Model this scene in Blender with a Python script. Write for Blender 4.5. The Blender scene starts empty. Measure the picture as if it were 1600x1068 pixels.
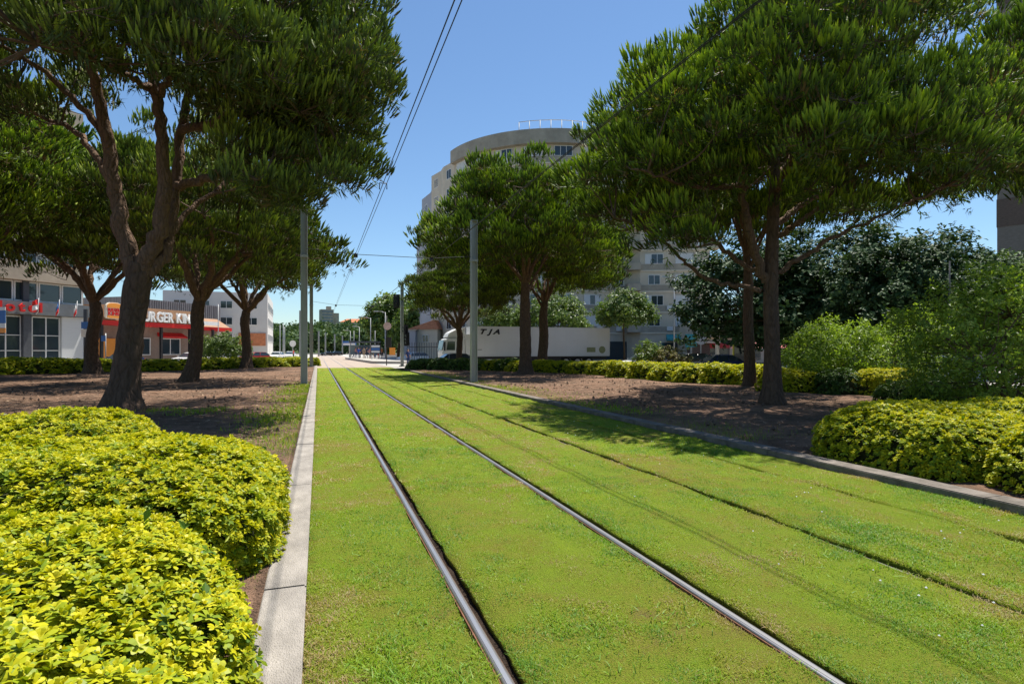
import bpy, bmesh, math, random
import numpy as np
from mathutils import Vector, Matrix

# ------------------------------------------------------------------ camera, light, exposure
sc = bpy.context.scene
C = sc.collection
EYE = 1.61
F = 889.0                                   # focal length in photo pixels (20 mm on full frame)
YAW = math.atan(303 / F)
cs, sn = math.cos(YAW), math.sin(YAW)
cam_data = bpy.data.cameras.new('camera')
cam_data.lens = 20.0
cam_data.sensor_width = 36.0
cam_data.shift_y = 13 / 1600
cam_data.clip_end = 3000
cam_data.clip_start = 0.05
cam = bpy.data.objects.new('camera', cam_data)
C.objects.link(cam)
cam.location = (0, 0, EYE)
cam.rotation_euler = (math.radians(90), 0, -YAW)
sc.camera = cam

SUN_EL = math.radians(67.5)
SUN_AZ = math.atan2(0.80, 0.60)             # clockwise from +Y (the track direction)
world = bpy.data.worlds.new('World')
sc.world = world
world.use_nodes = True
wn = world.node_tree.nodes
bg = wn['Background']
sky = wn.new('ShaderNodeTexSky')
sky.sky_type = 'NISHITA'
sky.sun_disc = False
sky.sun_elevation = SUN_EL
sky.sun_rotation = SUN_AZ
sky.altitude = 100
sky.air_density = 1.1
sky.dust_density = 0.15
sky.ozone_density = 2.6
deep = wn.new('ShaderNodeMixRGB')            # a slightly cyan-leaning clear summer sky
deep.blend_type = 'MULTIPLY'
deep.inputs[0].default_value = 1.0
deep.inputs[2].default_value = (0.86, 1.0, 1.10, 1)
world.node_tree.links.new(sky.outputs[0], deep.inputs[1])
world.node_tree.links.new(deep.outputs[0], bg.inputs[0])
bg.inputs[1].default_value = 0.075

sun_d = bpy.data.lights.new('sun', 'SUN')
sun_d.energy = 5.0
sun_d.angle = math.radians(0.53)
sun_d.color = (1.0, 0.95, 0.87)
sun = bpy.data.objects.new('sun', sun_d)
C.objects.link(sun)
sdir = Vector((math.sin(SUN_AZ) * math.cos(SUN_EL), math.cos(SUN_AZ) * math.cos(SUN_EL), math.sin(SUN_EL)))
sun.rotation_euler = sdir.to_track_quat('Z', 'Y').to_euler()
sun.location = sdir * 60

sc.view_settings.view_transform = 'Standard'
sc.view_settings.look = 'None'
sc.view_settings.exposure = 0.80
sc.view_settings.gamma = 1.0
sc.view_settings.use_curve_mapping = False
sc.render.engine = 'CYCLES'
sc.cycles.max_bounces = 6
sc.cycles.diffuse_bounces = 3
sc.cycles.glossy_bounces = 2
sc.cycles.transmission_bounces = 4

R = math.radians
random.seed(7)
rng = np.random.default_rng(7)


def W(r, a, z=0.0):
    """metres to the right of and ahead of the camera spot -> world"""
    return Vector((r * cs + a * sn, -r * sn + a * cs, z))


def at(px, a, z=0.0):
    """bearing of a photo column, at a distance ahead -> world"""
    return W((px - 800) / F * a, a, z)


def zat(py, a):
    return EYE + (547 - py) * a / F


# ------------------------------------------------------------------ object helpers
def tag(o, label=None, cat=None, group=None, kind=None):
    if label: o['label'] = label
    if cat: o['category'] = cat
    if group: o['group'] = group
    if kind: o['kind'] = kind
    return o


def empty(name, loc=(0, 0, 0), rz=0.0, label=None, cat=None, group=None):
    o = bpy.data.objects.new(name, None)
    C.objects.link(o)
    o.location = loc
    o.rotation_euler = (0, 0, rz)
    o.empty_display_size = 0.2
    return tag(o, label, cat, group)


def link(name, me, parent=None, loc=None, rz=None, kind=None):
    o = bpy.data.objects.new(name, me)
    C.objects.link(o)
    if parent is not None: o.parent = parent
    if loc is not None: o.location = loc
    if rz is not None: o.rotation_euler = (0, 0, rz)
    if kind: o['kind'] = kind
    return o


def copy_tree(o, parent=None):
    c = o.copy()
    C.objects.link(c)
    c.parent = parent
    for ch in list(o.children):
        copy_tree(ch, c)
    return c


def mesh_np(name, V, Fc, mats, tint=None, midx=None, smooth=False, uv=None):
    V = np.ascontiguousarray(V, np.float32)
    Fc = np.ascontiguousarray(Fc, np.int32)
    m, k = Fc.shape
    me = bpy.data.meshes.new(name)
    me.vertices.add(len(V)); me.vertices.foreach_set('co', V.ravel())
    me.loops.add(m * k); me.loops.foreach_set('vertex_index', Fc.ravel())
    me.polygons.add(m); me.polygons.foreach_set('loop_start', np.arange(0, m * k, k, dtype=np.int32))
    if midx is not None: me.polygons.foreach_set('material_index', np.asarray(midx, np.int32))
    me.polygons.foreach_set('use_smooth', np.full(m, smooth, bool))
    for mt in (mats if isinstance(mats, (list, tuple)) else [mats]): me.materials.append(mt)
    if tint is not None:
        a = me.attributes.new('tint', 'FLOAT', 'POINT')
        a.data.foreach_set('value', np.ascontiguousarray(tint, np.float32))
    me.update(calc_edges=True)
    return me


class MB:
    """collects simple solids into one mesh"""
    def __init__(s):
        s.v, s.f, s.m, s.sm = [], [], [], []

    def add(s, verts, faces, mi=0, smooth=False):
        b = len(s.v)
        s.v += [tuple(v) for v in verts]
        s.f += [tuple(b + i for i in f) for f in faces]
        s.m += [mi] * len(faces)
        s.sm += [smooth] * len(faces)
        return s

    def box(s, x0, x1, y0, y1, z0, z1, mi=0):
        v = [(x0, y0, z0), (x1, y0, z0), (x1, y1, z0), (x0, y1, z0), (x0, y0, z1), (x1, y0, z1), (x1, y1, z1), (x0, y1, z1)]
        f = [(0, 3, 2, 1), (4, 5, 6, 7), (0, 1, 5, 4), (1, 2, 6, 5), (2, 3, 7, 6), (3, 0, 4, 7)]
        return s.add(v, f, mi)

    def prism(s, pts, z0, z1, mi=0, cap=True):
        n = len(pts)
        v = [(p[0], p[1], z0) for p in pts] + [(p[0], p[1], z1) for p in pts]
        f = [(i, (i + 1) % n, n + (i + 1) % n, n + i) for i in range(n)]
        if cap: f += [tuple(range(n))[::-1], tuple(range(n, 2 * n))]
        return s.add(v, f, mi)

    def side(s, prof, y0, y1, mi=0):
        """closed x,z outline extruded along y"""
        n = len(prof)
        v = [(p[0], y0, p[1]) for p in prof] + [(p[0], y1, p[1]) for p in prof]
        f = [(i, n + i, n + (i + 1) % n, (i + 1) % n) for i in range(n)]
        f += [tuple(range(n)), tuple(range(n, 2 * n))[::-1]]
        return s.add(v, f, mi)

    def tube(s, pts, rad, n=8, mi=0, smooth=True, cap=True):
        V, Fq = tube_np(np.array(pts, float), np.array(rad, float) if np.ndim(rad) else np.full(len(pts), rad), n)
        fs = [tuple(int(i) for i in q) for q in Fq]
        if cap:
            L = len(V)
            fs += [tuple(range(n))[::-1], tuple(range(L - n, L))]
        return s.add(V.tolist(), fs, mi, smooth)

    def disc(s, c, r, h, axis='y', n=20, mi=0):
        cx, cy, cz = c
        ring = [(math.cos(2 * math.pi * i / n) * r, math.sin(2 * math.pi * i / n) * r) for i in range(n)]
        if axis == 'y':
            v = [(cx + a, cy - h / 2, cz + b) for a, b in ring] + [(cx + a, cy + h / 2, cz + b) for a, b in ring]
        elif axis == 'x':
            v = [(cx - h / 2, cy + a, cz + b) for a, b in ring] + [(cx + h / 2, cy + a, cz + b) for a, b in ring]
        else:
            v = [(cx + a, cy + b, cz - h / 2) for a, b in ring] + [(cx + a, cy + b, cz + h / 2) for a, b in ring]
        f = [(i, (i + 1) % n, n + (i + 1) % n, n + i) for i in range(n)] + [tuple(range(n))[::-1], tuple(range(n, 2 * n))]
        return s.add(v, f, mi)

    def mesh(s, name, mats, bevel=0.0, seg=2, fixn=True):
        me = bpy.data.meshes.new(name)
        me.from_pydata(s.v, [], s.f)
        for mt in (mats if isinstance(mats, (list, tuple)) else [mats]): me.materials.append(mt)
        me.polygons.foreach_set('material_index', s.m)
        me.polygons.foreach_set('use_smooth', s.sm)
        if bevel or fixn:
            bm = bmesh.new(); bm.from_mesh(me)
            if fixn: bmesh.ops.recalc_face_normals(bm, faces=bm.faces)
            if bevel:
                bmesh.ops.bevel(bm, geom=[e for e in bm.edges if len(e.link_faces) == 2 and e.calc_face_angle(0) > 0.5], offset=bevel, segments=seg, affect='EDGES', clamp_overlap=True)
            bm.to_mesh(me); bm.free()
        me.update()
        return me

    def build(s, name, mats, parent=None, loc=None, rz=None, bevel=0.0, kind=None, seg=2):
        return link(name, s.mesh(name, mats, bevel, seg), parent, loc, rz, kind)


def smooth_path(P, per=4):
    P = np.array(P, float)
    if len(P) < 3: return P
    Q = np.vstack([2 * P[0] - P[1], P, 2 * P[-1] - P[-2]])
    out = []
    for i in range(1, len(Q) - 2):
        p0, p1, p2, p3 = Q[i - 1:i + 3]
        for t in np.linspace(0, 1, per, endpoint=False):
            out.append(.5 * ((2 * p1) + (p2 - p0) * t + (2 * p0 - 5 * p1 + 4 * p2 - p3) * t * t + (3 * p1 - p0 - 3 * p2 + p3) * t ** 3))
    out.append(Q[-2])
    return np.array(out)


def tube_np(P, rad, n=8, bump=0.0, seed=0):
    T = np.gradient(P, axis=0)
    T /= np.linalg.norm(T, axis=1, keepdims=True) + 1e-9
    ref = np.array([0.31, 0.95, 0.05])
    if abs(T[0] @ ref) > .9: ref = np.array([0.95, -.2, 0.25])
    N = ref - T * (T @ ref)[:, None]
    N /= np.linalg.norm(N, axis=1, keepdims=True) + 1e-9
    B = np.cross(T, N)
    a = np.linspace(0, 2 * np.pi, n, endpoint=False)
    r = np.repeat(rad[:, None], n, 1)
    if bump:
        g = np.random.default_rng(seed)
        ph = g.uniform(0, 6.28, 6)
        k = np.arange(len(P))[:, None]
        r = r * (1 + bump * (np.sin(3 * a + ph[0] + k * .21) * .45 + np.sin(5 * a + ph[1] - k * .33) * .35 + g.normal(0, .38, r.shape)))
    V = P[:, None, :] + r[..., None] * (np.cos(a)[None, :, None] * N[:, None, :] + np.sin(a)[None, :, None] * B[:, None, :])
    V = V.reshape(-1, 3)
    i = np.arange(len(P) - 1)[:, None] * n
    j = np.arange(n)[None, :]
    j2 = (j + 1) % n
    Fq = np.stack([i + j, i + j2, i + n + j2, i + n + j], -1).reshape(-1, 4)
    return V, Fq


def join_np(parts):
    Vs, Fs, o = [], [], 0
    for V, Fq in parts:
        Vs.append(V); Fs.append(Fq + o); o += len(V)
    return np.vstack(Vs), np.vstack(Fs)


def vnoise(x, y, seed=0):
    """smooth value noise in the plane, 0..1"""
    g = np.random.default_rng(seed).random((64, 64))
    xi, yi = np.floor(x).astype(int), np.floor(y).astype(int)
    fx, fy = x - xi, y - yi
    fx, fy = fx * fx * (3 - 2 * fx), fy * fy * (3 - 2 * fy)
    a = g[xi % 64, yi % 64]; b = g[(xi + 1) % 64, yi % 64]
    c = g[xi % 64, (yi + 1) % 64]; d = g[(xi + 1) % 64, (yi + 1) % 64]
    return (a * (1 - fx) + b * fx) * (1 - fy) + (c * (1 - fx) + d * fx) * fy


def unit(v):
    return v / (np.linalg.norm(v, axis=-1, keepdims=True) + 1e-9)


def frames(Z, g):
    """random-roll orthonormal frames whose third axis is Z"""
    Z = unit(Z)
    ref = g.normal(0, 1, Z.shape)
    X = unit(ref - Z * (ref * Z).sum(-1, keepdims=True))
    Y = np.cross(Z, X)
    return np.stack([X, Y, Z], -1)           # columns


def scatter(proto, pos, M, scale, shift=None):
    """proto: list of (V, F, tint) variants; returns the joined copies"""
    g = np.random.default_rng(len(pos))
    which = g.integers(0, len(proto), len(pos))
    Vs, Fs, Ts, o = [], [], [], 0
    for k, (V, Fq, t) in enumerate(proto):
        s = np.where(which == k)[0]
        if not len(s): continue
        X = np.einsum('nij,vj->nvi', M[s], V) * scale[s][:, None, None] + pos[s][:, None, :]
        n, v = len(s), len(V)
        Vs.append(X.reshape(-1, 3))
        Fs.append((Fq[None] + (np.arange(n) * v)[:, None, None] + o).reshape(-1, Fq.shape[1]))
        Ts.append((t[None, :] + g.normal(0, .09, (n, 1)) + (0 if shift is None else shift[s][:, None])).ravel())
        o += n * v
    return np.vstack(Vs), np.vstack(Fs), np.concatenate(Ts)


# ------------------------------------------------------------------ materials
def nodes(name):
    m = bpy.data.materials.new(name)
    m.use_nodes = True
    nt = m.node_tree
    return m, nt, nt.nodes['Principled BSDF'], nt.nodes, nt.links.new


def plain(name, col, rough=.6, spec=.4, metal=0.0, var=.15, scale=3.0, bump=0.0, bscale=30.0, stain=None, stretch=None):
    m, nt, p, N, L = nodes(name)
    p.inputs['Roughness'].default_value = rough
    p.inputs['Specular IOR Level'].default_value = spec
    p.inputs['Metallic'].default_value = metal
    tc = N.new('ShaderNodeTexCoord')
    src = tc.outputs['Object']
    if stretch:
        mp = N.new('ShaderNodeMapping'); mp.inputs['Scale'].default_value = stretch
        L(src, mp.inputs[0]); src = mp.outputs[0]
    n1 = N.new('ShaderNodeTexNoise'); n1.inputs['Scale'].default_value = scale
    n1.inputs['Detail'].default_value = 6; n1.inputs['Roughness'].default_value = .65
    L(src, n1.inputs['Vector'])
    rp = N.new('ShaderNodeValToRGB')
    a, b = rp.color_ramp.elements
    a.position, b.position = .3, .7
    lo = stain if stain else tuple(c * (1 - var) for c in col)
    a.color = (*lo, 1); b.color = (*[min(1, c * (1 + var)) for c in col], 1)
    L(n1.outputs['Fac'], rp.inputs[0]); L(rp.outputs[0], p.inputs['Base Color'])
    if bump:
        n2 = N.new('ShaderNodeTexNoise'); n2.inputs['Scale'].default_value = bscale; n2.inputs['Detail'].default_value = 5
        L(src, n2.inputs['Vector'])
        bp = N.new('ShaderNodeBump'); bp.inputs['Strength'].default_value = bump; bp.inputs['Distance'].default_value = .02
        L(n2.outputs['Fac'], bp.inputs['Height']); L(bp.outputs[0], p.inputs['Normal'])
    return m


def foliage(name, stops, rough=.5, spec=.35, trans=.35, tcol=(1.0, 1.0, .35)):
    """leaf material: colour from the per-leaf tint, partly translucent"""
    m, nt, p, N, L = nodes(name)
    at_ = N.new('ShaderNodeAttribute'); at_.attribute_name = 'tint'
    rp = N.new('ShaderNodeValToRGB')
    els = rp.color_ramp.elements
    while len(els) < len(stops): els.new(.5)
    for e, (pos, c) in zip(els, stops):
        e.position = pos; e.color = (*c, 1)
    L(at_.outputs['Fac'], rp.inputs[0])
    L(rp.outputs[0], p.inputs['Base Color'])
    p.inputs['Roughness'].default_value = rough
    p.inputs['Specular IOR Level'].default_value = spec
    tr = N.new('ShaderNodeBsdfTranslucent')
    mx = N.new('ShaderNodeMixRGB'); mx.blend_type = 'MULTIPLY'; mx.inputs[0].default_value = 1
    mx.inputs[2].default_value = (*tcol, 1)
    L(rp.outputs[0], mx.inputs[1]); L(mx.outputs[0], tr.inputs[0])
    ms = N.new('ShaderNodeMixShader'); ms.inputs[0].default_value = trans
    out = N['Material Output']
    L(p.outputs[0], ms.inputs[1]); L(tr.outputs[0], ms.inputs[2]); L(ms.outputs[0], out.inputs[0])
    return m


def bark_mat(name, c1, c2, scale):
    m, nt, p, N, L = nodes(name)
    tc = N.new('ShaderNodeTexCoord')
    mp = N.new('ShaderNodeMapping'); mp.inputs['Scale'].default_value = (1, 1, .38)
    L(tc.outputs['Object'], mp.inputs[0])
    n0 = N.new('ShaderNodeTexNoise'); n0.inputs['Scale'].default_value = scale * .5; n0.inputs['Detail'].default_value = 4
    L(mp.outputs[0], n0.inputs['Vector'])
    mixv = N.new('ShaderNodeMixRGB'); mixv.inputs[0].default_value = .12
    L(mp.outputs[0], mixv.inputs[1]); L(n0.outputs['Color'], mixv.inputs[2])
    vo = N.new('ShaderNodeTexVoronoi'); vo.feature = 'DISTANCE_TO_EDGE'; vo.inputs['Scale'].default_value = scale
    L(mixv.outputs[0], vo.inputs['Vector'])
    n1 = N.new('ShaderNodeTexNoise'); n1.inputs['Scale'].default_value = scale * 3; n1.inputs['Detail'].default_value = 6
    L(mp.outputs[0], n1.inputs['Vector'])
    rp = N.new('ShaderNodeValToRGB'); e = rp.color_ramp.elements
    e[0].position, e[1].position = .0, .22
    e[0].color = (*[c * .35 for c in c1], 1); e[1].color = (*c1, 1)
    L(vo.outputs['Distance'], rp.inputs[0])
    mx = N.new('ShaderNodeMixRGB'); L(n1.outputs['Fac'], mx.inputs[0])
    L(rp.outputs[0], mx.inputs[1]); mx.inputs[2].default_value = (*c2, 1)
    L(mx.outputs[0], p.inputs['Base Color'])
    p.inputs['Roughness'].default_value = .9; p.inputs['Specular IOR Level'].default_value = .2
    ad = N.new('ShaderNodeMath'); ad.operation = 'MULTIPLY_ADD'; ad.inputs[1].default_value = .25
    L(n1.outputs['Fac'], ad.inputs[0])
    cl = N.new('ShaderNodeMath'); cl.operation = 'MINIMUM'; cl.inputs[1].default_value = .25
    L(vo.outputs['Distance'], cl.inputs[0]); L(cl.outputs[0], ad.inputs[2])
    bp = N.new('ShaderNodeBump'); bp.inputs['Strength'].default_value = 1; bp.inputs['Distance'].default_value = .12
    L(ad.outputs[0], bp.inputs['Height']); L(bp.outputs[0], p.inputs['Normal'])
    return m


def ground_mat(name, stops, big=.5, fine=60, bump=.5, rough=.95, bdist=.03):
    """three scales of noise mixed through a ramp"""
    m, nt, p, N, L = nodes(name)
    tc = N.new('ShaderNodeTexCoord')
    acc = None
    for s, w in ((big, .42), (big * 7, .3), (fine, .28)):
        n = N.new('ShaderNodeTexNoise'); n.inputs['Scale'].default_value = s; n.inputs['Detail'].default_value = 5
        n.inputs['Roughness'].default_value = .6
        L(tc.outputs['Object'], n.inputs['Vector'])
        q = N.new('ShaderNodeMath'); q.operation = 'MULTIPLY_ADD'; q.inputs[1].default_value = w
        L(n.outputs['Fac'], q.inputs[0])
        if acc is None: q.inputs[2].default_value = 0
        else: L(acc, q.inputs[2])
        acc = q.outputs[0]
    rp = N.new('ShaderNodeValToRGB'); els = rp.color_ramp.elements
    while len(els) < len(stops): els.new(.5)
    for e, (pos, c) in zip(els, stops): e.position = pos; e.color = (*c, 1)
    L(acc, rp.inputs[0]); L(rp.outputs[0], p.inputs['Base Color'])
    n = N.new('ShaderNodeTexNoise'); n.inputs['Scale'].default_value = fine * 1.3; n.inputs['Detail'].default_value = 6
    L(tc.outputs['Object'], n.inputs['Vector'])
    bp = N.new('ShaderNodeBump'); bp.inputs['Strength'].default_value = bump; bp.inputs['Distance'].default_value = bdist
    L(n.outputs['Fac'], bp.inputs['Height']); L(bp.outputs[0], p.inputs['Normal'])
    p.inputs['Roughness'].default_value = rough; p.inputs['Specular IOR Level'].default_value = .15
    return m


def glass_mat(name, col=(.03, .045, .055), rough=.05):
    m, nt, p, N, L = nodes(name)
    p.inputs['Base Color'].default_value = (*col, 1)
    p.inputs['Roughness'].default_value = rough
    p.inputs['Specular IOR Level'].default_value = .7
    tc = N.new('ShaderNodeTexCoord'); n = N.new('ShaderNodeTexNoise'); n.inputs['Scale'].default_value = .8
    L(tc.outputs['Object'], n.inputs['Vector'])
    bp = N.new('ShaderNodeBump'); bp.inputs['Strength'].default_value = .08; bp.inputs['Distance'].default_value = .05
    L(n.outputs['Fac'], bp.inputs['Height']); L(bp.outputs[0], p.inputs['Normal'])
    return m


M = {}
M['turf'] = ground_mat('turf', [(.36, (.20, .15, .055)), (.43, (.24, .24, .03)), (.52, (.205, .285, .02)), (.62, (.26, .34, .02))], .55, 95, 1.0, bdist=.05)
M['soil'] = ground_mat('soil', [(.34, (.075, .05, .034)), (.45, (.135, .088, .058)), (.56, (.26, .155, .10)), (.68, (.34, .225, .15))], .45, 38, 1.0, bdist=.06)
M['gap_soil'] = ground_mat('gap_soil', [(.35, (.02, .014, .010)), (.65, (.06, .04, .028))], 2, 80, .9)
M['asphalt'] = ground_mat('asphalt', [(.3, (.06, .06, .06)), (.7, (.10, .098, .095))], .2, 90, .3)
M['plaza'] = ground_mat('plaza', [(.3, (.33, .31, .28)), (.7, (.44, .42, .38))], .12, 30, .2)
M['track_paving'] = ground_mat('track_paving', [(.3, (.29, .235, .19)), (.7, (.40, .33, .27))], .3, 30, .2)
M['concrete'] = plain('kerb_concrete', (.33, .30, .26), .9, .2, var=.18, scale=4, bump=.8, bscale=110, stain=(.21, .19, .165), stretch=(1.2, .6, 1))
M['kerb_dark'] = plain('kerb_concrete_shaded', (.19, .165, .14), .9, .2, var=.25, scale=5, bump=.7, bscale=80, stain=(.10, .088, .072))  # brownish concrete, with the shade of the trees put into its colour
M['rail'] = plain('rail_steel', (.31, .31, .32), .36, .5, .7, var=.2, scale=9, stain=(.20, .18, .17), stretch=(6, .15, 1))
M['rail_band'] = plain('rail_running_band', (.40, .40, .41), .36, .5, .8, var=.15, scale=12, stretch=(8, .2, 1))  # worn steel strip; its paler tone also paints the highlight along the head
M['rail_dull'] = plain('rail_dull_steel', (.10, .09, .085), .55, .4, .5, var=.3, scale=9, stretch=(6, .2, 1))
M['rust'] = plain('rail_rust', (.16, .075, .045), .9, .2, 0, var=.4, scale=14, bump=.4)
M['grass'] = foliage('grass_blades', [(.0, (.42, .31, .15)), (.14, (.34, .31, .07)), (.34, (.30, .37, .025)), (.65, (.235, .385, .018)), (1, (.13, .28, .03))], .5, .3, .42)
M['pito'] = foliage('variegated_leaves', [(.0, (.035, .075, .014)), (.3, (.10, .19, .022)), (.55, (.26, .33, .015)), (.78, (.50, .48, .012)), (1, (.62, .56, .03))], .45, .2, .30, (1, 1, .3))
M['darkleaf'] = foliage('dark_and_shaded_leaves', [(.0, (.03, .07, .012)), (.5, (.08, .16, .02)), (.8, (.22, .29, .03)), (1, (.42, .43, .05))], .4, .45, .25)  # dark greens; for the hedge row, shade is put into the leaf colour
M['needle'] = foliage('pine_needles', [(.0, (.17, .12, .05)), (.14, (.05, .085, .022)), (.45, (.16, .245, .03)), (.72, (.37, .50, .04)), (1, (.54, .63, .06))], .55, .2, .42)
M['needle_dark'] = foliage('pine_needles_grey_green', [(.0, (.16, .12, .055)), (.14, (.05, .078, .026)), (.45, (.14, .19, .036)), (.72, (.28, .37, .044)), (1, (.45, .52, .06))], .55, .2, .30)
M['leaf_lime'] = foliage('light_street_tree_leaves', [(.0, (.04, .085, .02)), (.5, (.12, .20, .04)), (1, (.24, .31, .07))], .45, .35, .35)
M['leaf_evergreen'] = foliage('glossy_evergreen_leaves', [(.0, (.02, .05, .018)), (.5, (.05, .10, .036)), (1, (.10, .16, .065))], .55, .15, .15)
M['leaf_shrub'] = foliage('airy_shrub_leaves', [(.0, (.09, .16, .03)), (.5, (.22, .34, .04)), (1, (.36, .45, .09))], .42, .35, .5)
M['leaf_dry'] = foliage('reddish_shrub_leaves', [(.0, (.16, .10, .05)), (.5, (.19, .18, .06)), (1, (.26, .28, .08))], .5, .3, .3)
M['leaf_hill'] = foliage('far_wood_leaves', [(.0, (.035, .065, .025)), (.5, (.065, .115, .04)), (1, (.11, .165, .06))], .6, .2, .2)
M['core'] = plain('shrub_core', (.035, .04, .016), .95, .1, var=.5, scale=20)  # dark filler colour for the solid core inside each shrub
M['stem'] = plain('shrub_stems', (.12, .085, .055), .9, .2, var=.3, scale=20)
M['bark'] = bark_mat('pine_bark', (.075, .044, .029), (.15, .100, .068), 7.0)
M['bark_red'] = bark_mat('upper_pine_bark', (.125, .072, .043), (.20, .13, .085), 9.0)
M['twig'] = plain('pine_twigs', (.12, .082, .058), .9, .2, var=.3, scale=15)
M['litter'] = foliage('pine_litter', [(0, (.10, .055, .035)), (.5, (.22, .125, .08)), (1, (.36, .25, .16))], .8, .15, .05)
M['pole'] = plain('galvanised_pole', (.36, .37, .345), .5, .4, .35, var=.18, scale=5, stretch=(1, 1, .2))
M['pole_light'] = plain('pale_grey_pole', (.46, .47, .47), .5, .4, .2, var=.12)
M['black'] = plain('black_paint', (.018, .018, .02), .45, .4, var=.2)
M['wire'] = plain('dark_cable', (.03, .03, .032), .5, .4, .3)
M['glass'] = glass_mat('dark_glass')
M['glass_blue'] = glass_mat('sky_tinted_glass', (.09, .14, .19))
M['white'] = plain('white_paint', (.76, .76, .74), .5, .4, var=.05)
M['alu'] = plain('white_window_frame', (.68, .68, .66), .45, .4, var=.06)
M['shutter'] = plain('white_roller_shutter', (.62, .63, .62), .6, .3, var=.06, stretch=(.2, .2, 12))
M['beige'] = plain('beige_render', (.58, .51, .40), .9, .2, var=.10, scale=.35, stain=(.48, .42, .33))
M['beige_light'] = plain('pale_beige_render', (.66, .58, .45), .9, .2, var=.10, scale=.4)
M['band'] = plain('grey_brown_concrete_band', (.38, .34, .27), .9, .2, var=.15, scale=.5, stain=(.28, .25, .20))
M['greyblue'] = plain('grey_blue_facade', (.36, .37, .40), .85, .2, var=.08, scale=.5)  # on the tower's side walls the bluish shade is put into this colour
M['hotel_wall'] = plain('hotel_concrete', (.47, .39, .29), .9, .2, var=.14, scale=.8, bump=.3, bscale=8)
M['charcoal'] = plain('charcoal_cladding', (.075, .08, .09), .55, .4, var=.15)
M['fascia'] = plain('grey_fascia', (.16, .175, .185), .55, .4, var=.12)
M['red'] = plain('red_sign_plastic', (.60, .025, .022), .4, .4, var=.05)
M['brown'] = plain('brown_roof_panel', (.30, .17, .095), .7, .3, var=.12, scale=1.5)
M['brick_wall'] = plain('taupe_restaurant_wall', (.27, .20, .16), .85, .2, var=.12)
M['orange'] = plain('orange_sign_plastic', (.82, .31, .05), .45, .4, var=.04)
M['cream'] = plain('cream_sign_plastic', (.82, .74, .60), .45, .4, var=.04)
M['teal'] = plain('teal_awning', (.06, .34, .36), .6, .3, var=.1)
M['roof_tile'] = plain('terracotta_roof', (.52, .20, .095), .85, .2, var=.25, scale=2)
M['corrugated'] = plain('corrugated_grey_cladding', (.20, .19, .20), .6, .3, .2, var=.35, scale=2, stretch=(3, 3, .05))
M['tower_brick'] = plain('dark_brown_brick', (.14, .10, .08), .9, .2, var=.25, scale=3, stretch=(1, 1, 5))
M['tower_grey'] = plain('grey_brown_brick', (.21, .175, .145), .9, .2, var=.2, scale=3, stretch=(1, 1, 5))
M['tyre'] = plain('tyre_rubber', (.025, .025, .025), .85, .2)
M['rim'] = plain('wheel_rim', (.42, .42, .43), .35, .5, .7)
M['trailer'] = plain('trailer_white_panel', (.66, .665, .66), .5, .4, var=.04, scale=.6)
M['khaki'] = plain('khaki_sticker', (.24, .26, .13), .6, .3)
M['green_lamp'] = plain('green_marker', (.05, .45, .12), .4, .4)
M['yellow_frame'] = plain('yellow_frame', (.62, .60, .08), .5, .4, var=.06)
M['blue_sign'] = plain('blue_sign', (.05, .16, .42), .5, .4, var=.06)
M['skin'] = plain('skin', (.48, .29, .21), .6, .3, var=.08)
M['hair'] = plain('dark_hair', (.03, .02, .015), .7, .3)

# ------------------------------------------------------------------ ground, turf, kerbs, rails
RAILS = (0.87, 2.375, 4.11, 5.63)
END = 54.5                                   # where the turf stops and the crossing starts


def sheet(name, x0, x1, y0, y1, z, mat, nx=1, ny=1, bump=0.0, nscale=1.0, seed=1, edge=0.0):
    xs, ys = np.linspace(x0, x1, nx + 1), np.linspace(y0, y1, ny + 1)
    X, Y = np.meshgrid(xs, ys)
    Z = np.full(X.shape, z, float)
    if bump:
        Z += bump * (vnoise(X * nscale + 31, Y * nscale + 17, seed) + .5 * vnoise(X * nscale * 2.7, Y * nscale * 2.7 + 9, seed + 1) - .75)
    if edge:
        j = edge * (vnoise(Y * 6 + seed, Y * 0 + seed * 3.3, seed) - .5)
        X[:, 0] += j[:, 0]; X[:, -1] += edge * (vnoise(Y * 6.3 + 40, Y * 0 + seed * 1.7, seed + 5) - .5)[:, -1]
    V = np.stack([X, Y, Z], -1).reshape(-1, 3)
    i = np.arange(ny)[:, None] * (nx + 1); j = np.arange(nx)[None, :]
    Fq = np.stack([i + j, i + j + 1, i + j + nx + 2, i + j + nx + 1], -1).reshape(-1, 4)
    return link(name, mesh_np(name, V, Fq, mat, smooth=True), kind='structure')


sheet('ground', -1500, 1500, -300, 2400, -0.14, M['asphalt'])
sheet('rail_bed_soil', -0.075, 6.54, -2, END, -0.055, M['gap_soil'], 2, 80, .015, 3)
edges = [(-0.078, RAILS[0] - .045), (RAILS[0] + .105, RAILS[1] - .05), (RAILS[1] + .115, RAILS[2] - .045), (RAILS[2] + .065, RAILS[3] - .028), (RAILS[3] + .03, 6.535)]
for i, (a, b) in enumerate(edges):
    o = sheet('lawn', a, b, -2, END, -.004, M['turf'], 10, 400, .03, 2.2, seed=20 + i, edge=.035)
    md = o.modifiers.new('depth', 'SOLIDIFY'); md.thickness = .07; md.offset = -1
sheet('track_paving', -0.40, 6.54, END, 260, 0.0, M['track_paving'], 1, 1)
sheet('plaza', 6.54, 16, 51, 260, -0.012, M['plaza'])
sheet('plaza', -60, -0.40, 61.5, 260, -0.012, M['plaza'])
sheet('soil_bed', -48, -0.33, -3, 61.5, .015, M['soil'], 100, 120, .11, .55, 40)
sheet('soil_bed', 6.82, 26, -3, 50, .035, M['soil'], 50, 120, .10, .5, 50)
sheet('pavement', 26, 60, -3, 49, -0.03, M['plaza'])


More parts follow.
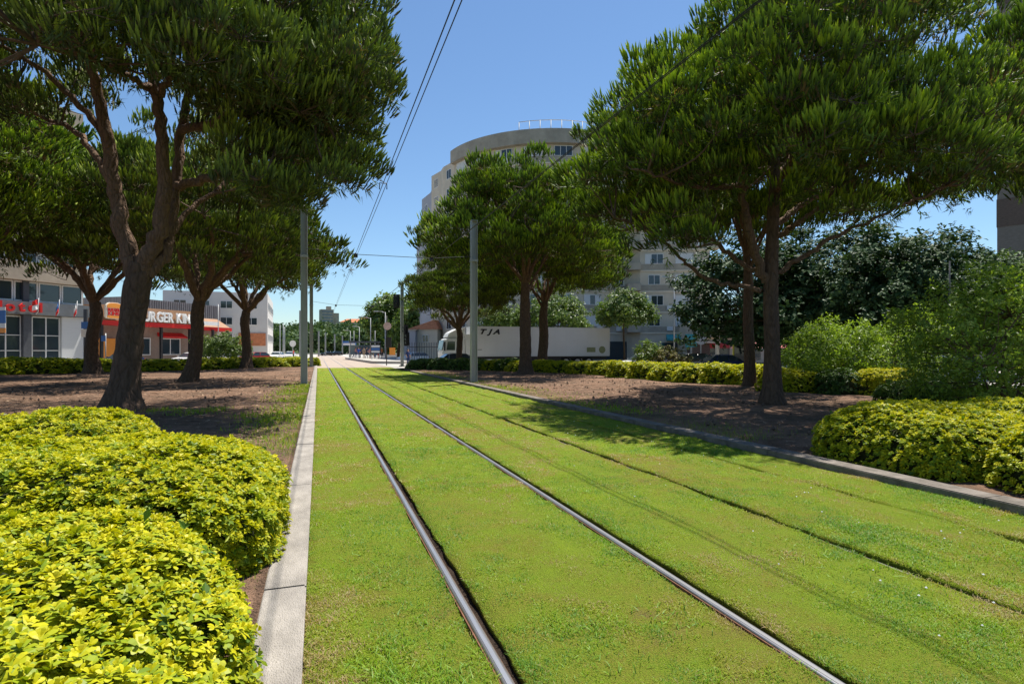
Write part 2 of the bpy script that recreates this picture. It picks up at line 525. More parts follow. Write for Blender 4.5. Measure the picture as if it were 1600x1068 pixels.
def kerb(name, label, x0, x1, y0, y1, top, mat, L=1.0):
    e = empty(name, ((x0 + x1) / 2, y0, 0), 0, label, 'kerb')
    e['kind'] = 'structure'
    bm = MB().box(-(x1 - x0) / 2, (x1 - x0) / 2, 0.002, L - .002, -.14, top)
    me = bm.mesh('kerb_stone', mat, .010, 2)
    n = int((y1 - y0) / L)
    for i in range(n):
        o = link('kerb_stone', me, e, (random.uniform(-.003, .003), i * L, random.uniform(-.003, .002)), random.uniform(-.001, .001))
    return e


kerb('kerb', 'pale concrete kerb edging the yellow hedge and the turf', -.335, -.072, -2, 61, .062, M['concrete'], 3.0)
kerb('kerb', 'brownish shade-darkened kerb along the pine bed beyond the four rails', 6.53, 6.83, -2, 44, .085, M['kerb_dark'], 3.0)

rail_labels = ('shiny steel rail with a dark gap, next to the pale kerb',
               'grey steel rail between the two strips of bright turf',
               'dull rail sunk in a dark groove in the turf, third from the pale kerb',
               'faint overgrown rail closest to the dark brownish kerb')
for k, x in enumerate(RAILS):
    e = empty('tram_rail', (x, -2, 0), 0, rail_labels[k], 'rail', 'rails of the tram line')
    top = .012 if k < 2 else -.032
    w = .028 if k < 2 else .022
    n = 60
    ys = np.linspace(0, 262, n)
    prof = [(-w, top - .03), (-w, top - .007), (-w + .006, top - .001), (0, top + .001), (w - .006, top - .001), (w, top - .007), (w, top - .03)]
    V = np.array([[(px, y, pz) for px, pz in prof] for y in ys]).reshape(-1, 3)
    m_ = len(prof)
    ii = np.arange(n - 1)[:, None] * m_; jj = np.arange(m_ - 1)[None, :]
    Fq = np.stack([ii + jj, ii + jj + 1, ii + m_ + jj + 1, ii + m_ + jj], -1).reshape(-1, 4)
    link('rail_head', mesh_np('rail_head', V, Fq[:, ::-1], M['rail'] if k < 2 else M['rail_dull'], smooth=True), e)
    if k < 2: link('running_band', MB().box(-.013, .011, .01, 261.9, top - .002, top + .0022).mesh('running_band', M['rail_band']), e)
    mb = MB().box(-w - .009, w + .004, 0, 262, -.12, top - .012)
    mb.build('rail_web', M['rust'], e)

# grass blades on the turf
def turf_z(x, y, i):
    return -.004 + .03 * (vnoise(x * 2.2 + 31, y * 2.2 + 17, 20 + i) + .5 * vnoise(x * 2.2 * 2.7, y * 2.2 * 2.7 + 9, 21 + i) - .75)


def grass_field():
    g = np.random.default_rng(5)
    Ps, Ls, Ws, Ts = [], [], [], []
    for ei, (a, b) in enumerate(edges):
        for y0, y1, dens, wd in ((1.5, 3.0, 15000, .0037), (3.0, 4.6, 10000, .0046), (4.6, 7, 6000, .0068), (7, 10, 3200, .011), (10, 17, 1300, .019), (17, 30, 350, .034), (30, 54, 80, .06)):
            n = int((b - a) * (y1 - y0) * dens)
            x = g.uniform(a - .006, b + .006, n); y = g.uniform(y0, y1, n)
            cl = vnoise(x * 3.1 + 7, y * 2.3, 3) * .6 + vnoise(x * 9, y * 8, 4) * .4
            keep = g.random(n) < .55 + .7 * cl
            # thinner, drier strip along the kerb and the rails
            x, y, cl = x[keep], y[keep], cl[keep]
            # cut off blades outside the camera's wide wedge
            r = x * cs - y * sn; d = x * sn + y * cs
            v = (np.abs(r) < d * 1.02 + .6)
            x, y, cl = x[v], y[v], cl[v]
            edge = np.minimum(x - a, b - x)
            tall = vnoise(x * 1.3 + 3, y * .9 + 5, 9)
            L = (.013 + .024 * cl * (.5 + tall)) * g.uniform(.6, 1.35, len(x)) * (1 + np.clip(.05 - edge, 0, .06) * 6)
            z = turf_z(x, y, ei) - .006
            dry = vnoise(x * 1.7 + 11, y * 1.1 + 2, 12) * .55 + vnoise(x * 6, y * 5, 13) * .45
            t = np.where(x > 2.5, .50, .56) - 2.5 * (dry - .485) + .5 * (vnoise(x * .8 + 4, y * .55 + 8, 33) - .5) + g.normal(0, .15, len(x))
            t = np.where(g.random(len(x)) < .10, .08, t)
            Ps.append(np.stack([x, y, z], 1)); Ls.append(L); Ws.append(np.full(len(x), wd)); Ts.append(t)
    # rank tufts: long lush blades
    for (cx, cy, rr, n, L0) in ((.46, 2.5, .15, 300, .105), (.30, 2.85, .12, 180, .085), (.62, 2.75, .1, 120, .07), (.28, 4.4, .16, 160, .06), (.5, 3.4, .1, 80, .055), (3.6, 3.2, .3, 260, .055), (4.6, 3.6, .4, 320, .055),
                                (5.0, 3.0, .4, 300, .06), (3.3, 4.4, .3, 200, .05), (2.0, 2.9, .1, 90, .045), (1.4, 2.7, .12, 90, .045)):
        p = g.normal(0, rr, (n, 2)) * (1, 1.4) + (cx, cy)
        Ps.append(np.column_stack([p, np.full(n, -.01)])); Ls.append(L0 * g.uniform(.6, 1.3, n)); Ws.append(np.full(n, .0055)); Ts.append(g.uniform(.6, 1.0, n))
    P, L, Wd, T = np.vstack(Ps), np.concatenate(Ls), np.concatenate(Ws), np.concatenate(Ts)
    ins = np.zeros(len(P), bool)
    for (a, b) in edges: ins |= (P[:, 0] > a - .013) & (P[:, 0] < b + .013)
    P, L, Wd, T = P[ins], L[ins], Wd[ins], T[ins]
    n = len(P)
    az = g.uniform(0, 6.283, n); lean = g.uniform(.2, 1.3, n)
    d = np.stack([np.cos(az) * np.sin(lean), np.sin(az) * np.sin(lean), np.cos(lean)], 1)
    s = np.stack([-np.sin(az), np.cos(az), g.normal(0, .3, n)], 1)
    mid = P + d * (L * .55)[:, None] + [0, 0, 0]
    tip = P + d * L[:, None] + np.stack([np.cos(az), np.sin(az), -.35 + 0 * az], 1) * (L * .28)[:, None]
    bent = (P[:, 1] < 4.2) & (L > .026)
    p_, s_, w_, m_, t_ = P[bent], s[bent], Wd[bent][:, None], mid[bent], tip[bent]
    V1 = np.stack([p_ - s_ * w_ * .5, p_ + s_ * w_ * .5, m_ + s_ * w_ * .42, t_, m_ - s_ * w_ * .42], 1).reshape(-1, 3)
    b = (np.arange(len(p_)) * 5)[:, None]
    F1 = np.concatenate([np.hstack([b, b + 1, b + 2]), np.hstack([b, b + 2, b + 4]), np.hstack([b + 4, b + 2, b + 3])])
    q_ = ~bent
    V2 = np.stack([P[q_] - s[q_] * Wd[q_][:, None] * .6, P[q_] + s[q_] * Wd[q_][:, None] * .6, tip[q_]], 1).reshape(-1, 3)
    F2 = np.arange(len(V2)).reshape(-1, 3) + len(V1)
    T = np.clip(T, 0, 1)
    link('grass', mesh_np('grass', np.vstack([V1, V2]), np.vstack([F1, F2]), M['grass'], np.concatenate([np.repeat(T[bent], 5), np.repeat(T[q_], 3)])), kind='stuff')
    print('grass blades', n)


grass_field()


# white clover heads and fallen petals on the right-hand turf
def clover():
    g = np.random.default_rng(8)
    V, Fq = [], []
    o = 0
    for i in range(70):
        y = 2.2 + 10 * g.random() ** 1.6
        x = g.uniform(3.0, 6.3)
        if any(abs(x - r) < .12 for r in RAILS): continue
        r, h = g.uniform(.005, .009), g.uniform(.03, .05)
        a = np.linspace(0, 6.283, 6, endpoint=False)
        ring = np.stack([np.cos(a) * r + x, np.sin(a) * r + y, np.full(6, h)], 1)
        pts = np.vstack([ring, [[x, y, h + r]], [[x, y, h - r]]])
        V.append(pts)
        for k in range(6):
            Fq += [(o + k, o + (k + 1) % 6, o + 6), (o + (k + 1) % 6, o + k, o + 7)]
        o += 8
    link('clover_flowers', mesh_np('clover_flowers', np.vstack(V), np.array(Fq), M['alu']), kind='stuff')


clover()


# thin grass and pine litter on the two soil beds
def litter():
    g = np.random.default_rng(15)
    n = 22000
    P = []
    side = g.random(n) < .5
    y = 5 + 40 * g.random(n) ** 1.5
    x = np.where(side, -.5 - 13 * g.random(n) ** 1.2, 6.95 + 9 * g.random(n))
    L = g.uniform(.06, .17, n); w = np.where(y > 14, .026, .014)
    az = g.uniform(0, 6.28, n)
    d = np.stack([np.cos(az), np.sin(az), g.normal(0, .12, n)], 1); s = np.stack([-np.sin(az), np.cos(az), g.normal(0, .2, n)], 1)
    c = np.stack([x, y, np.full(n, .035) + g.uniform(0, .03, n)], 1)
    V = np.stack([c - d * L[:, None] / 2 - s * w[:, None], c - d * L[:, None] / 2 + s * w[:, None], c + d * L[:, None] / 2], 1).reshape(-1, 3)
    link('pine_litter', mesh_np('pine_litter', V, np.arange(3 * n).reshape(-1, 3), M['litter'], np.repeat(g.random(n), 3)), kind='stuff')
    cv, cf, o = [], [], 0
    for i in range(420):
        side = i % 2
        y = 6 + 30 * g.random() ** 1.5; x = (-.7 - 11 * g.random()) if side else (7.2 + 8 * g.random())
        r = g.uniform(.03, .05); a = g.uniform(0, 6.28)
        ring = [(x + math.cos(k * 1.2566 + a) * r, y + math.sin(k * 1.2566 + a) * r * 1.4, .055) for k in range(5)]
        cv += ring + [(x, y, .055 + r * 1.5), (x, y, .01)]
        for k in range(5): cf += [(o + k, o + (k + 1) % 5, o + 5), (o + (k + 1) % 5, o + k, o + 6)]
        o += 7
    link('fallen_cones', mesh_np('fallen_cones', np.array(cv), np.array(cf), M['twig']), kind='stuff')
    # sparse grass: verge beside the pale kerb, verge beside the dark kerb, a few tufts in the beds
    Q = []
    m = 9000
    Q.append(np.column_stack([-.36 - np.abs(g.normal(0, .55, m)), g.uniform(6.8, 30, m)]))
    m = 9000
    Q.append(np.column_stack([6.86 + np.abs(g.normal(0, .8, m)), 8.0 + 34 * g.random(m) ** 1.2]))
    for (cx, cy, r, k) in ((-3.1, 16.5, .35, 260), (-3.9, 17.3, .3, 200), (-2.6, 17.2, .25, 160), (-1.5, 15.2, .3, 160), (-1.15, 14.0, .3, 140), (-4.6, 12.6, .8, 500), (-6.2, 13.6, .7, 300), (-.45, 2.6, .06, 200), (-.42, 4.2, .05, 120), (-.44, 3.3, .05, 100)):
        Q.append(g.normal(0, r, (k, 2)) + (cx, cy))
    Q = np.vstack(Q); n = len(Q)
    Q = Q[(Q[:, 0] < -.345) | (Q[:, 0] > 6.84)]; n = len(Q)
    L = g.uniform(.04, .13, n); az = g.uniform(0, 6.28, n); ln = g.uniform(.1, .9, n)
    d = np.stack([np.cos(az) * np.sin(ln), np.sin(az) * np.sin(ln), np.cos(ln)], 1); s = np.stack([-np.sin(az), np.cos(az), 0 * az], 1)
    w = np.where(Q[:, 1] > 12, .013, .006)
    c = np.column_stack([Q, np.full(n, .0)])
    V = np.stack([c - s * w[:, None], c + s * w[:, None], c + d * L[:, None]], 1).reshape(-1, 3)
    link('verge_grass', mesh_np('verge_grass', V, np.arange(3 * n).reshape(-1, 3), M['grass'], np.repeat(g.uniform(.1, .95, n), 3)), kind='stuff')


litter()


# ------------------------------------------------------------------ pines
def sprig_protos(nshoots, nneedles, count, seed, L=(.26, .44), rad=.045, spread=.17, nl=.075, nw=.022):
    """a cluster of upright candles: each a tapering brush of packed needles with loose ones standing off it"""
    g = np.random.default_rng(seed)
    out = []
    for c in range(count):
        Vs, Fs, Ts, o = [], [], [], 0
        for k in range(nshoots):
            if k == 0: a, q, e = 0, 0, g.uniform(0, .12)
            else:
                a = 6.283 * k / (nshoots - 1) + g.uniform(-.4, .4); q = spread * g.uniform(.5, 1.1); e = g.uniform(.08, .42)
            ax = np.array([math.cos(a) * math.sin(e), math.sin(a) * math.sin(e), math.cos(e)])
            base = np.array([math.cos(a) * q, math.sin(a) * q, -1.2 * q + g.uniform(-.08, .05)])
            ln = g.uniform(*L)
            ref = np.cross(ax, [0.3, 0.9, 0.1]); ref /= np.linalg.norm(ref); bi = np.cross(ax, ref)
            r = rad * g.uniform(.8, 1.15); ns = 3; ph = g.uniform(0, 6.28)
            rings = ((0, .5, .22), (.55, 1.0, .62))
            for f, w, t in rings:
                for j in range(ns):
                    b = ph + 6.283 * j / ns
                    jit = g.uniform(.65, 1.4)
                    Vs.append(base + ax * ln * (f + g.uniform(-.05, .05)) + (math.cos(b) * ref + math.sin(b) * bi) * r * w * jit); Ts.append(t + g.normal(0, .05))
            Vs.append(base + ax * ln * 1.05); Ts.append(.88)
            for i in range(1):
                for j in range(ns):
                    p0, p1 = o + i * ns + j, o + i * ns + (j + 1) % ns
                    Fs += [(p0, p1, p1 + ns), (p0, p1 + ns, p0 + ns)]
            for j in range(ns): Fs.append((o + ns + j, o + ns + (j + 1) % ns, o + 2 * ns))
            o += 2 * ns + 1
            for j in range(nneedles):
                f = .15 + .8 * j / nneedles
                p = base + ax * ln * f
                b = j * 2.4 + g.uniform(-.3, .3)
                rd = math.cos(b) * ref + math.sin(b) * bi
                sp = g.uniform(.45, .8)
                d = ax * math.cos(sp) + rd * math.sin(sp)
                s_ = np.cross(d, rd); s_ /= np.linalg.norm(s_) + 1e-9
                p = p + rd * r * .5
                Vs += [p - s_ * nw / 2, p + s_ * nw / 2, p + d * nl * g.uniform(.8, 1.3)]
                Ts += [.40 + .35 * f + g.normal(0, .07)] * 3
                Fs.append((o, o + 1, o + 2)); o += 3
        out.append((np.array(Vs), np.array(Fs), np.array(Ts)))
    return out


def pad_centres(crown, n, g, keep=None, inner=.35, zlo=-.30):
    (cx, cy, cz), rx, ry, ru, rd = crown
    out = []
    ph = g.uniform(0, 6.28, 3)
    tries = 0
    while len(out) < n and tries < n * 60:
        tries += 1
        z = g.uniform(zlo, 1); a = g.uniform(0, 6.283); q = math.sqrt(max(0, 1 - z * z))
        f = 1 - inner * g.random() ** 1.6
        f *= 1 + .09 * math.sin(3 * a + ph[0]) + .07 * math.sin(5 * a + ph[1] + 3 * z) + .06 * math.sin(7 * z + ph[2] + a)
        p = np.array([cx + rx * q * math.cos(a) * f, cy + ry * q * math.sin(a) * f, cz + (ru if z > 0 else rd) * z * f])
        if keep is not None and not keep(p): continue
        if any(((p - o) ** 2).sum() < .36 for o in out[-400:]): continue
        out.append(p)
    return np.array(out)


def pine_meshes(trunk, limbs, crown, npads, per_pad, protos, seed, keep=None, pad_r=(.75, 1.15), needle='needle', sides=14, scale=(.9, 1.35), red_above=4.0, extra_pads=(), zlo=-.3, inner=.4):
    """trunk: (points, radii); limbs: list of (points, r0, r1); -> dict of meshes"""
    g = np.random.default_rng(seed)
    P = smooth_path(trunk[0], 8); r = np.interp(np.linspace(0, 1, len(P)), np.linspace(0, 1, len(trunk[1])), trunk[1])
    V, Fq = tube_np(P, r, sides, .07, seed)
    # root flare
    z = V[:, 2]
    fl = 1 + .38 * np.exp(-np.clip(z, 0, 9) / .28) * (1 + .35 * np.sin(4 * np.arctan2(V[:, 1] - P[0][1], V[:, 0] - P[0][0]) + seed))
    V[:, 0] = P[0][0] + (V[:, 0] - P[0][0]) * np.where(z < 1.2, fl, 1); V[:, 1] = P[0][1] + (V[:, 1] - P[0][1]) * np.where(z < 1.2, fl, 1)
    tm = mesh_np('trunk', V, Fq, M['bark'], smooth=True)
    lm, samples = [], []
    for i, (pts, r0, r1) in enumerate(limbs):
        pp = np.array(pts, float)
        Q = smooth_path(pp, 7)
        Q[1:-1] += g.normal(0, .035, (len(Q) - 2, 3))
        rr = np.linspace(r0, r1, len(Q)) if True else None
        V, Fq = tube_np(Q, rr, 9 if r0 > .09 else 6, .06, seed + i)
        lm.append(mesh_np('branch', V, Fq, M['bark_red'], smooth=True))
        samples.append(Q[len(Q) // 3:])
    S = np.vstack(samples + [P[-4:]])
    pads = pad_centres(crown, npads, g, keep, inner, zlo)
    if len(extra_pads): pads = np.vstack([pads, np.array(extra_pads)])
    tw, pos, dr, sc_, new, opos, odr = [], [], [], [], [], [], []
    cc = np.array(crown[0])
    for p in pads:
        d = ((S - p) ** 2).sum(1) + np.where(S[:, 2] > p[2] + .3, 4, 0)
        s = S[d.argmin()]
        ln = np.linalg.norm(p - s)
        mid = (s + p) / 2 + g.normal(0, .10, 3) * min(ln, 2) + [0, 0, -.06 * ln]
        if ln < 3.2: tw.append(tube_np(smooth_path([s, mid, p], 3), np.linspace(.018 + .009 * ln, .010, 7), 4))
        pr = g.uniform(*pad_r)
        k = int(per_pad * g.uniform(.75, 1.25) * pr * pr)
        u = unit(g.normal(0, 1, (k, 3))); u[:, 2] = np.where(u[:, 2] < -.15, -u[:, 2], u[:, 2])
        rad = 1 - .35 * g.random(k) ** 2
        off = u * rad[:, None] * [pr, pr, pr * .6]
        q = p + off
        outw = unit(p - cc + [0, 0, 1.0])
        dd = unit(unit(off + 1e-6) * .35 + outw * .45 + np.array([0, 0, 1.25]) + g.normal(0, .18, (k, 3)))
        pos.append(q); dr.append(dd); sc_.append(g.uniform(scale[0], scale[1], k))
        new.append(np.clip(u[:, 2], 0, 1) * .42 - .24 + g.normal(0, .07, k))     # fresh candles above, old needles below; sunlit tips and shade tinted in too
        k2 = int(k * .8)
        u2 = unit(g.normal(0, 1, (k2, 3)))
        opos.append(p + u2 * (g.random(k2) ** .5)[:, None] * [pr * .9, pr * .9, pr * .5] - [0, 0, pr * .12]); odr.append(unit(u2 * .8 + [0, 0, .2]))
        for j in range(0, k, 2):
            tw.append(tube_np(np.array([p + off[j] * .05, p + off[j] * .55 + [0, 0, -.03], q[j]]), np.array([.011, .008, .005]), 3))
    pos, dr, sc_ = np.vstack(pos), np.vstack(dr), np.concatenate(sc_)
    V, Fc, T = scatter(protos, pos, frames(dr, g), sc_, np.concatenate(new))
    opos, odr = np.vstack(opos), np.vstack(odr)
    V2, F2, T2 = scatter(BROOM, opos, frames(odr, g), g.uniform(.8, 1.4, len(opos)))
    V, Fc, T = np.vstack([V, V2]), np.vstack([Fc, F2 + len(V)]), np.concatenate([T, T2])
    # whole sprigs differ a little, and a few hold dead brown needles
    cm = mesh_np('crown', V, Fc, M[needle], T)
    wm = mesh_np('twigs', *join_np(tw), M['twig'])
    print('pine', seed, 'pads', len(pads), 'needles', len(Fc))
    return dict(trunk=tm, branch=lm, crown=cm, twigs=wm)


def pine(ms, loc, rz, label, group='umbrella pines beside the tram line', sc3=(1, 1, 1), lean=0.0):
    e = empty('pine_tree', loc, rz, label, 'tree', group)
    e.scale = sc3
    if lean:                                  # leans along the camera's right-hand side
        e.rotation_euler = (Matrix.Rotation(lean, 3, Vector((-sn * -1, cs, 0))) @ Matrix.Rotation(rz, 3, 'Z')).to_euler()
    link('trunk', ms['trunk'], e)
    for b in ms['branch']: link('branch', b, e)
    link('twigs', ms['twigs'], e, kind='stuff')
    link('crown', ms['crown'], e, kind='stuff')
    return e


def auto_limbs(top, crown, n, seed, r0=.13, low=None):
    g = np.random.default_rng(seed)
    (cx, cy, cz), rx, ry, ru, rd = crown
    out = []
    for i in range(n):
        a = 6.283 * i / n + g.uniform(-.35, .35)
        q = g.uniform(.55, .8); z = g.uniform(-.1, .65)
        s = np.array(top) + [0, 0, g.uniform(-1.3, .2) if i % 2 else g.uniform(-.3, .1)]
        e = np.array([cx + rx * q * math.cos(a), cy + ry * q * math.sin(a), cz + (ru if z > 0 else rd) * z])
        m1 = s + (e - s) * .35 + [0, 0, .12 * ru] + g.normal(0, .25, 3)
        m2 = s + (e - s) * .7 + [0, 0, .10 * ru] + g.normal(0, .3, 3)
        out.append(([s, m1, m2, e], r0 * g.uniform(.75, 1.1), .03))
        # a side fork
        a2 = a + g.choice([-1, 1]) * g.uniform(.4, .8)
        e2 = np.array([cx + rx * .8 * math.cos(a2), cy + ry * .8 * math.sin(a2), cz + ru * g.uniform(.1, .8)])
        out.append(([m1, (m1 + e2) / 2 + [0, 0, .3], e2], r0 * .5, .02))
    return out


SPA = sprig_protos(8, 3, 14, 1, (.18, .34), .025, .15, .075, .018)
def broom_protos(count, seed):  # dark inner needle tufts, added to block light inside the crowns
    g = np.random.default_rng(seed); out = []
    for c in range(count):
        Vs, Ts = [], []
        for j in range(9):
            d = unit(g.normal(0, .55, 3) + [0, 0, 1.0]); sd = unit(np.cross(d, g.normal(0, 1, 3))); b0 = g.normal(0, .05, 3)
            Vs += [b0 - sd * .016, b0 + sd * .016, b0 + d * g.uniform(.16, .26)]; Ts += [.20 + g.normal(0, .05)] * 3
        out.append((np.array(Vs), np.arange(27).reshape(-1, 3), np.array(Ts)))
    return out


BROOM = broom_protos(8, 3)
SPB = sprig_protos(7, 2, 12, 2, (.24, .42), .037, .20, .095, .026)


def V3(px, py, a, base):
    """a point seen at photo column px, row py, distance a, relative to the tree's base"""
    p = at(px, a, zat(py, a))
    return np.array(p - Vector(base))


# big pine over the yellow hedge on the left
bL = at(190, 15.4)
aL = 15.4
crownL = (np.array((V3(262, 130, aL, bL)[0] - .3, .3, 8.4)), 7.1, 6.6, 5.4, 2.6)
tL = ([(0, 0, -.1), V3(196, 590, aL, bL), V3(204, 520, aL, bL), V3(214, 450, aL, bL), V3(222, 412, aL, bL)], [.46, .35, .30, .32, .29])
limL = [([V3(214, 440, aL, bL), V3(196, 370, aL, bL), V3(180, 300, aL - .1, bL), V3(162, 190, aL - .3, bL), V3(140, 100, aL - .8, bL), V3(120, 20, aL - 1.2, bL)], .24, .09),
        ([V3(222, 430, aL, bL), V3(250, 350, aL - .2, bL), V3(256, 260, aL - .3, bL), V3(246, 160, aL - .4, bL), V3(228, 60, aL - .5, bL), V3(215, -40, aL - .5, bL)], .22, .08),
        ([V3(228, 430, aL, bL), V3(262, 385, aL + .3, bL), V3(272, 300, aL + .6, bL), V3(282, 200, aL + .8, bL), V3(306, 110, aL + 1, bL), V3(330, 0, aL + 1.2, bL)], .19, .07),
        ([V3(276, 290, aL + .6, bL), V3(330, 275, aL + .3, bL), V3(385, 240, aL, bL), V3(440, 200, aL - .4, bL), V3(520, 150, aL - .8, bL)], .13, .04),
        ([V3(282, 205, aL + .8, bL), V3(350, 185, aL + .2, bL), V3(410, 150, aL - .2, bL), V3(455, 110, aL - .6, bL), V3(540, 60, aL - 1, bL)], .13, .04),
        ([V3(176, 290, aL, bL), V3(130, 215, aL + .4, bL), V3(60, 180, aL + .8, bL), V3(-40, 140, aL + 1, bL)], .10, .03),
        ([V3(170, 215, aL, bL), V3(110, 150, aL - .6, bL), V3(40, 90, aL - 1.2, bL), V3(-40, 60, aL - 1.8, bL)], .10, .03),
        ([V3(252, 150, aL - .4, bL), V3(268, 110, aL - .8, bL), V3(250, 85, aL - 1.2, bL), V3(252, 40, aL - 1.6, bL)], .09, .04),
        ([V3(236, 140, aL - .4, bL), V3(200, 120, aL - 1.4, bL), V3(150, 95, aL - 2.4, bL), V3(60, 70, aL - 3.6, bL)], .09, .03),
        ([V3(262, 370, aL + .3, bL), V3(330, 300, aL + 2.0, bL), V3(400, 260, aL + 3.6, bL), V3(480, 200, aL + 4.5, bL)], .09, .03)]


def inside(poly, x, y):
    c = False
    for (x0, y0), (x1, y1) in zip(poly, poly[1:] + poly[:1]):
        if (y0 > y) != (y1 > y) and x < (x1 - x0) * (y - y0) / (y1 - y0) + x0: c = not c
    return c


def seen_at(p, base):
    w = np.array(p) + np.array(base)
    r = w[0] * cs - w[1] * sn; a = w[0] * sn + w[1] * cs
    return 800 + F * r / a, 547 - (w[2] - EYE) * F / a, a


OUT_L = [(-900, 300), (-900, -900), (300, -900), (560, -150), (580, 30), (592, 90), (588, 150), (565, 215), (562, 262), (510, 292), (475, 318), (425, 305), (350, 262), (250, 185), (100, 165), (0, 200)]
OUT_R = [(905, 275), (915, 225), (950, 175), (990, 130), (1050, 95), (1110, 45), (1180, -30), (1300, -300), (1480, -100), (1520, 60), (1545, 150), (1545, 285), (1450, 335), (1340, 335), (1200, 290), (1110, 350), (1060, 385), (1000, 360), (930, 340)]


def keepL(p):
    x, y, a = seen_at(p, bL)
    return inside(OUT_L, x, y)


def keepR(p):
    x, y, a = seen_at(p, bR)
    return inside(OUT_R, x, y)


def fill(poly, base, a0, a1, n, seed, box):
    g = np.random.default_rng(seed); out = []
    while len(out) < n:
        x, y, a = g.uniform(box[0], box[1]), g.uniform(box[2], box[3]), g.uniform(a0, a1)
        if inside(poly, x, y): out.append(V3(x, y, a, base))
    return out


exL = fill(OUT_L, bL, aL - 2.2, aL + 2.2, 75, 5, (330, 610, 0, 320))
mL = pine_meshes(tL, limL, crownL, 205, 21, SPA, 11, keepL, (.75, 1.15), 'needle_dark', 20, extra_pads=exL, zlo=-.45, inner=.55)
pine(mL, bL, 0, 'big pine with a stout forked trunk rising behind the yellow hedge')

# big pine on the right
bR = at(1207, 16.84)
aR = 16.84
crownR = (np.array((V3(1228, 300, aR, bR)[0], 0, 7.0)), 6.1, 5.8, 6.4, 2.2)
tR = ([(0, 0, -.1), V3(1207, 560, aR, bR), V3(1204, 480, aR, bR), V3(1206, 400, aR, bR), V3(1210, 300, aR, bR), V3(1212, 230, aR, bR)], [.30, .225, .21, .19, .15, .11])
limR = [([V3(1198, 440, aR, bR), V3(1176, 380, aR - .2, bR), V3(1162, 310, aR - .4, bR), V3(1158, 230, aR - .6, bR), V3(1150, 120, aR - .8, bR)], .15, .05),
        ([V3(1196, 430, aR, bR), V3(1150, 405, aR + .3, bR), V3(1110, 372, aR + .4, bR), V3(1085, 362, aR + .2, bR), V3(1020, 360, aR, bR), V3(960, 340, aR - .3, bR)], .085, .03),
        ([V3(1190, 455, aR, bR), V3(1120, 440, aR + .8, bR), V3(1075, 415, aR + 1.2, bR), V3(1050, 390, aR + 1.5, bR), V3(1000, 350, aR + 2, bR)], .08, .03),
        ([V3(1215, 425, aR, bR), V3(1260, 398, aR - .3, bR), V3(1320, 362, aR - .6, bR), V3(1400, 325, aR - .8, bR), V3(1480, 290, aR - 1, bR)], .085, .03),
        ([V3(1212, 350, aR, bR), V3(1262, 315, aR + .3, bR), V3(1310, 290, aR + .4, bR), V3(1400, 230, aR + .4, bR)], .10, .03),
        ([V3(1212, 370, aR, bR), V3(1255, 345, aR - .8, bR), V3(1300, 305, aR - 1.2, bR), V3(1360, 240, aR - 1.8, bR)], .09, .03),
        ([V3(1212, 240, aR, bR), V3(1230, 150, aR + .2, bR), V3(1260, 60, aR + .4, bR), V3(1280, -30, aR + .4, bR)], .12, .04),
        ([V3(1158, 240, aR - .6, bR), V3(1090, 200, aR - .8, bR), V3(1020, 170, aR - .8, bR)], .09, .03),
        ([V3(1160, 290, aR - .4, bR), V3(1080, 290, aR - 1.6, bR), V3(1000, 265, aR - 2.6, bR)], .08, .03),
        ([V3(1212, 300, aR, bR), V3(1230, 260, aR - 1.5, bR), V3(1260, 230, aR - 3.2, bR)], .09, .03),
        ([V3(1212, 280, aR, bR), V3(1240, 240, aR + 2, bR), V3(1290, 200, aR + 4, bR)], .09, .03)]
exR = fill(OUT_R, bR, aR - 2.5, aR + 2.5, 55, 6, (900, 1550, 0, 390))
mR = pine_meshes(tR, limR, crownR, 225, 21, SPA, 23, keepR, (.75, 1.15), 'needle', 18, extra_pads=exR, zlo=-.55, inner=.55)
pine(mR, bR, 0, 'big pine with a thin forked trunk standing in the right bed')

# two more pine builds shared by the rest
crA = (np.array((.2, .1, 8.2)), 5.8, 5.6, 4.4, 2.6)
tA = ([(0, 0, -.1), (.05, 0, 1.2), (.12, .05, 2.8), (.10, 0, 4.4), (.2, .1, 5.6)], [.44, .36, .34, .31, .24])
mA = pine_meshes(tA, auto_limbs((.2, .1, 5.6), crA, 7, 4), crA, 175, 16, SPB, 31, None, (.8, 1.25), 'needle', 12, zlo=-.7, inner=.5)
crB = (np.array((-.1, .2, 8.0)), 6.0, 5.6, 4.2, 3.0)
tB = ([(0, 0, -.1), (-.10, .02, 1.2), (-.02, .0, 2.4), (.14, .0, 3.4), (.1, .1, 4.2)], [.42, .33, .30, .32, .27])
lB = auto_limbs((.1, .1, 4.3), crB, 7, 9, .19)
mB = pine_meshes(tB, lB, crB, 175, 16, SPB, 47, None, (.8, 1.25), 'needle_dark', 12, zlo=-.7, inner=.5)

pine(mB, at(146, 38.5), 0.6, 'pine with a dark straight trunk between hotel entrance and bun-shaped sign', sc3=(1.22, 1.22, 1.16))
pine(mB, at(295, 29.5), 2.9, 'pine with a leaning trunk in front of the end of the restaurant roof', sc3=(1.0, 1.0, 1.02), lean=.17)
pine(mB, at(384, 50), 4.3, 'pine forking low into wide arms before the white apartment block', sc3=(1.22, 1.22, 1.20))
pine(mA, at(-190, 21.0), 1.5, 'pine at the left edge, only its low dark boughs showing')
pine(mA, at(-40, 30.0), 4.4, 'pine whose dark crown hangs over the red hotel lettering', sc3=(1.2, 1.2, 1.15))
pine(mA, at(1172, 24.7), 2.2, 'dark pine trunk standing just behind the big right-hand pine', sc3=(.62, .62, 1.02))
pine(mA, at(822, 37.7), 3.6, 'pine with the thicker of the two trunks in front of the white trailer', sc3=(1.08, 1.08, 1.08))
pine(mA, at(847, 46.5), 5.2, 'pine with the thinner trunk of the pair in front of the white trailer', sc3=(1.12, 1.12, 1.0))
